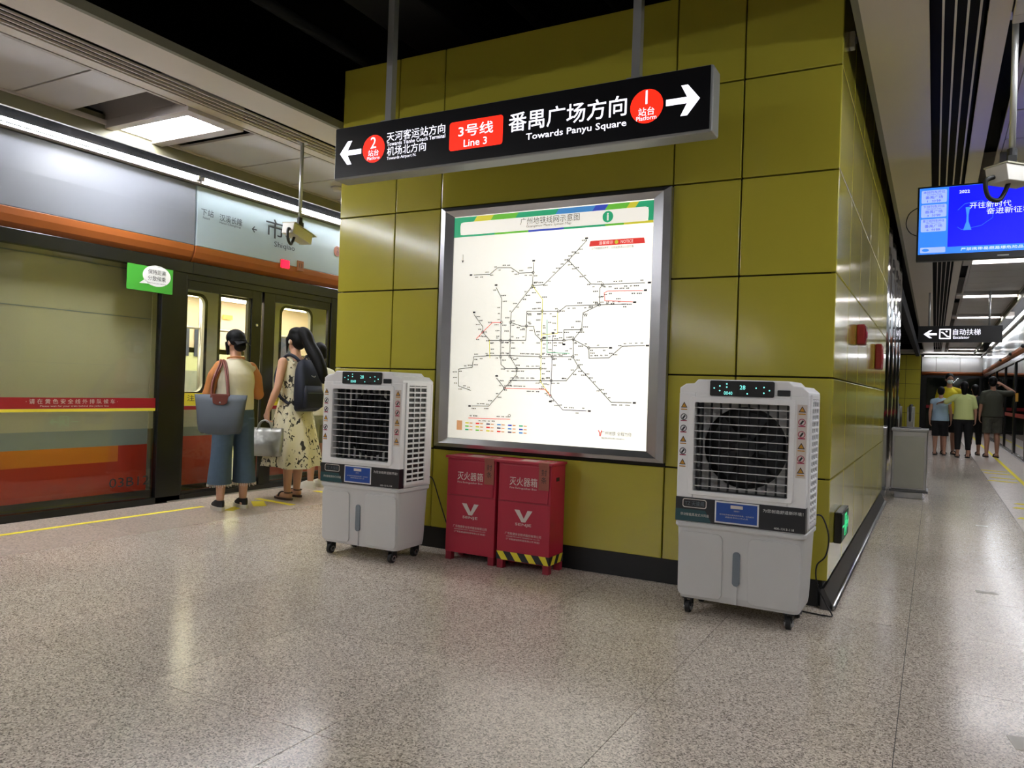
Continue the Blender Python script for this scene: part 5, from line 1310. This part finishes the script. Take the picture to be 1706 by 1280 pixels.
def pony(mb):
    pts = smooth_pts([H2((0, 0.07, 0.055)), H2((0.0, 0.12, 0.045)), H2((0, 0.165, 0.0)), H2((0, 0.20, -0.10)), H2((0.0, 0.27, -0.22)), H2((0.0, 0.32, -0.36)), H2((0, 0.32, -0.46))], 5)
    rr = [0.06, 0.068, 0.072, 0.07, 0.07, 0.068, 0.06, 0.02]
    for k in range(len(pts) - 1):
        f = k / (len(pts) - 1) * 7; i0 = int(f); r_ = rr[i0] + (rr[min(i0 + 1, 7)] - rr[i0]) * (f - i0)
        mb.ball(pts[k], (r_ * 0.9, r_ * 0.8, r_ * 1.2), 12, 8)
    mb.ball(H2((0, 0.035, 0.08)), (0.08, 0.09, 0.06), 14, 10); mb.ball(H2((0, 0.06, 0.0)), (0.082, 0.08, 0.10), 14, 10); mb.ball(H2((0, 0.11, 0.085)), (0.05, 0.045, 0.04), 12, 8)
    for q in (-1, 1): mb.cone(H2((q * 0.07, -0.03, 0.03)), H2((q * 0.068, -0.06, -0.11)), 0.02, 0.008)
hair_cap(w2, H2, s2, extra=pony)
blob('face_mask', MB().ball(H2((0, -0.06, -0.05)), (0.056, 0.045, 0.046), 14, 10), 'mask', w2, 0.007, 3)
MB().ball(H2((0.083, 0.0, -0.012)), (0.006, 0.012, 0.018), 8, 6).build('earphone', 'white_paint', w2, smooth=True)
for (fx, fy) in ((0.10, 0.05), (-0.10, -0.06)):
    so = MB().loft([[(fx * s2 + 0.046 * math.cos(2 * math.pi * k / 18), (fy - 0.045) * s2 + 0.14 * math.sin(2 * math.pi * k / 18), z) for k in range(18)] for z in (0, 0.02)]).build('sandal', 'sandal', w2)
    MB().tube([(fx * s2 + 0.046 * math.cos(a), (fy - 0.07) * s2, 0.03 + 0.045 * math.sin(a)) for a in [math.pi * k / 8 for k in range(9)]], 0.009, 6).build('sandal_strap', 'sandal', so, smooth=True)
    MB().tube([(fx * s2 + 0.04 * math.cos(a), (fy + 0.03) * s2 + 0.035 * math.sin(a), 0.075) for a in [2 * math.pi * k / 12 for k in range(13)]], 0.006, 6).build('sandal_strap', 'sandal', so, smooth=True)
bp = thing('backpack', 'navy backpack worn over the floral dress', 'backpack', (-5.76, 5.87, 0), R(-97))
bpk = MB().loft([[(p[0], p[1], z) for p in rrect(-hw, hw, 0.125, 0.125 + dp, min(hw, dp) * 0.45, 5)] for z, hw, dp in ((0.90, 0.11, 0.10), (0.92, 0.135, 0.14), (1.05, 0.15, 0.165), (1.2, 0.148, 0.155), (1.32, 0.13, 0.12), (1.40, 0.09, 0.08), (1.425, 0.04, 0.04))])
bpk.build('pack_body', 'navy', bp, smooth=True)
pk = MB().loft([[(p[0], p[1], z) for p in rrect(-hw, hw, 0.26, 0.26 + dp, min(hw, dp) * 0.45, 4)] for z, hw, dp in ((0.925, 0.09, 0.03), (0.95, 0.115, 0.055), (1.08, 0.12, 0.06), (1.16, 0.10, 0.03))]).build('front_pocket', 'navy', bp, smooth=True)
MB().box(-0.09, 0.09, 0.318, 0.322, 1.085, 1.09).build('zip', 'gauge', pk)
MB().tube(smooth_pts([(-0.02, 0.285, 1.26), (0.0, 0.292, 1.248), (0.03, 0.285, 1.262)], 4), 0.004, 5).build('tick_mark', 'white_paint', bp)
for q in (-1, 1):
    MB().tube(smooth_pts([(q * 0.07, 0.15, 1.40), (q * 0.105, 0.10, 1.45), (q * 0.12, 0.02, 1.462), (q * 0.125, -0.09, 1.38), (q * 0.15, -0.13, 1.22), (q * 0.17, -0.04, 1.06), (q * 0.15, 0.10, 0.97)], 6), 0.017, 8).build('shoulder_strap', 'navy', bp, smooth=True)
MB().tube(smooth_pts([(-0.03, 0.16, 1.42), (0, 0.165, 1.455), (0.03, 0.16, 1.42)], 4), 0.007, 6).build('top_loop', 'navy', bp, smooth=True)
# silver carrier bag
cb = thing('carrier_bag', 'silver carrier bag held by the person in the floral dress', 'bag', (-5.76, 5.87, 0), R(-97))
Mc = Matrix.Translation((0.295, -0.07, 0)) @ Matrix.Rotation(R(-62), 4, 'Z')
def tmc(mbx): mbx.v = [tuple(Mc @ Vector(p)) for p in mbx.v]; return mbx
cg = MB().loft([[((rx) * (math.copysign(abs(math.cos(a)) ** 0.4, math.cos(a))) * (1 + 0.02 * math.sin(5 * a + z * 30)), ry * math.copysign(abs(math.sin(a)) ** 0.6, math.sin(a)) * (1 + 0.1 * math.sin(4 * a + z * 25)), z) for a in [2 * math.pi * k / 40 for k in range(40)]] for z, rx, ry in ((0.445, 0.19, 0.06), (0.46, 0.20, 0.07), (0.53, 0.205, 0.072), (0.61, 0.20, 0.06), (0.68, 0.195, 0.035), (0.725, 0.19, 0.014))])
tmc(cg).build('bag_body', 'silver_bag', cb, smooth=True)
for q in (-1, 1):
    tmc(MB().tube(smooth_pts([(-0.08, q * 0.014, 0.70), (-0.05, q * 0.012, 0.775), (0.0, q * 0.008, 0.80), (0.05, q * 0.012, 0.775), (0.08, q * 0.014, 0.70)], 6), 0.008, 6)).build('handle', 'silver_bag', cb, smooth=True)
tmc(MB().box(0.03, 0.13, -0.083, -0.079, 0.475, 0.495)).build('print_bar', 'yellow_paint', cb)

# ---- generic passengers
def passenger(loc, rz, s, shirt, lower, label, lower_len, arms, shoes='sandal', hair_low=-0.06, skin='skin_b', voxel=0.013, turn=0, nod=0, mask=False, sleeve=0.16, glasses=False, feet=((0.10, 0.02), (-0.10, -0.02)), loose=1.0):
    t = thing('person', label, 'person', loc, rz)
    Hh = body(t, s, arms, skin, voxel, feet=feet, turn=turn, nod=nod)
    S = lambda p: Vector(p) * s
    tp = MB().loft([ell(0, 0.004 * s, z * s, rx * s * loose, ry * s * loose) for z, rx, ry in ((0.84, 0.195, 0.14), (0.95, 0.186, 0.135), (1.10, 0.172, 0.125), (1.22, 0.182, 0.125), (1.29, 0.165, 0.115), (1.34, 0.12, 0.092), (1.385, 0.07, 0.066))])
    for a in arms:
        sh, el = S(a[0]), S(a[1]); d = (el - sh).normalized()
        s1 = sh - S((0, 0, 0.012)); tp.cone(Vector((sh.x * 0.3, sh.y, 1.365 * s)), s1, 0.05 * s, 0.064 * s); tp.cone(s1, s1 + d * sleeve * s, 0.064 * s, 0.062 * s)
    blob('shirt', tp, shirt, t, voxel * 0.9, 4)
    lw = MB().loft([ell(0, 0.004 * s, z * s, rx * s, ry * s) for z, rx, ry in ((0.74, 0.10, 0.09), (0.80, 0.175, 0.125), (0.90, 0.175, 0.125), (0.97, 0.155, 0.112))])
    for (fx, fy), q in zip(feet, (1, -1)):
        zz = [lower_len, (lower_len + 0.84) / 2, 0.84]
        rads = [0.088 if lower_len > 0.3 else 0.055, 0.09 if lower_len > 0.3 else 0.076, 0.1]
        lw.loft([ell((fx * (0.84 - z) / 0.8 + q * 0.088 * (z / 0.84)) * s, (fy * (0.84 - z) / 0.84) * s, z * s, r_ * s, r_ * 1.1 * s, 16) for z, r_ in zip(zz, rads)])
    blob('shorts' if lower_len > 0.3 else 'trousers', lw, lower, t, voxel * 0.9, 3)
    hair_cap(t, Hh, s, low=hair_low, voxel=voxel * 0.9)
    if mask: blob('face_mask', MB().ball(Hh((0, -0.058, -0.045)), (0.058 * s, 0.06 * s, 0.048 * s), 14, 10), 'mask', t, 0.01, 3)
    if glasses:
        MB().tube([Hh((0.08, 0.0, 0.01)), Hh((0.06, -0.09, 0.01)), Hh((-0.06, -0.09, 0.01)), Hh((-0.08, 0.0, 0.01))], 0.006, 6).build('glasses', 'hair', t)
    for (fx, fy) in feet:
        if shoes == 'sandal':
            so = MB().loft([[(fx * s + 0.048 * s * math.cos(2 * math.pi * k / 14), (fy - 0.045) * s + 0.142 * s * math.sin(2 * math.pi * k / 14), z) for k in range(14)] for z in (0, 0.022)]).build('sandal', 'shoe_dark', t)
            MB().tube([(fx * s + 0.046 * s * math.cos(a), (fy - 0.06) * s, 0.03 + 0.05 * math.sin(a)) for a in [math.pi * k / 7 for k in range(8)]], 0.012, 6).build('sandal_strap', 'shoe_dark', so, smooth=True)
        else: shoe(t, fx, fy, s, shoes)
    return t
def hang(q, fwd=-0.02, out=0.22): return ((q * 0.168, 0.01, 1.33), (q * out, 0.03, 1.08), (q * (out + 0.01), fwd, 0.85), (0, -0.12, -1), (q, 0, 0), q)
passenger((-6.14, 6.62, 0), R(-95), 0.98, 'white_cloth', 'shorts_grey', 'person in pale tee and grey shorts half hidden behind the left air cooler', 0.52, (hang(1), hang(-1)), shoes='white_cloth', voxel=0.01)
# group far down the right platform
yb_ = 19.9
passenger((0.13, 20.15, 0), R(176), 0.93, 'shirt_blue', 'black_cloth', 'child in pale blue sleeveless top and black shorts in the far group', 0.47, (hang(1), hang(-1)), sleeve=0.03)
passenger((0.575, 19.75, 0), R(182), 1.0, 'shirt_lime', 'black_cloth', 'person in pale lime shirt and black trousers, back turned, in the far group', 0.17,
          (hang(-1), ((0.175, 0.01, 1.345), (0.33, -0.03, 1.24), (0.44, -0.20, 1.20), (0.6, -0.8, -0.1), (0.3, 0.2, 1), 1)), hair_low=-0.13, sleeve=0.2, loose=1.05)
passenger((0.30, 20.75, 0), R(10), 1.12, 'shirt_yellow', 'black_cloth', 'person in bright yellow tee wearing a mask, facing the camera in the far group', 0.45, (hang(1), hang(-1)), mask=True, glasses=True, nod=R(8), sleeve=0.2)
passenger((1.16, 20.5, 0), R(192), 1.085, 'olive', 'camo', 'person in olive tee and camouflage shorts raising a hand to the head', 0.50,
          (hang(1), ((-0.175, 0.01, 1.345), (-0.40, -0.06, 1.36), (-0.20, -0.12, 1.52), (0.8, 0.1, 0.4), (-0.2, 0.9, 0.3), -1)), sleeve=0.18, loose=1.06, turn=R(-20))
passenger((0.83, 20.95, 0), R(190), 0.98, 'black_cloth', 'black_cloth', 'person in black trousers mostly hidden inside the far group', 0.25, (hang(1), hang(-1)), hair_low=-0.1)
flush()
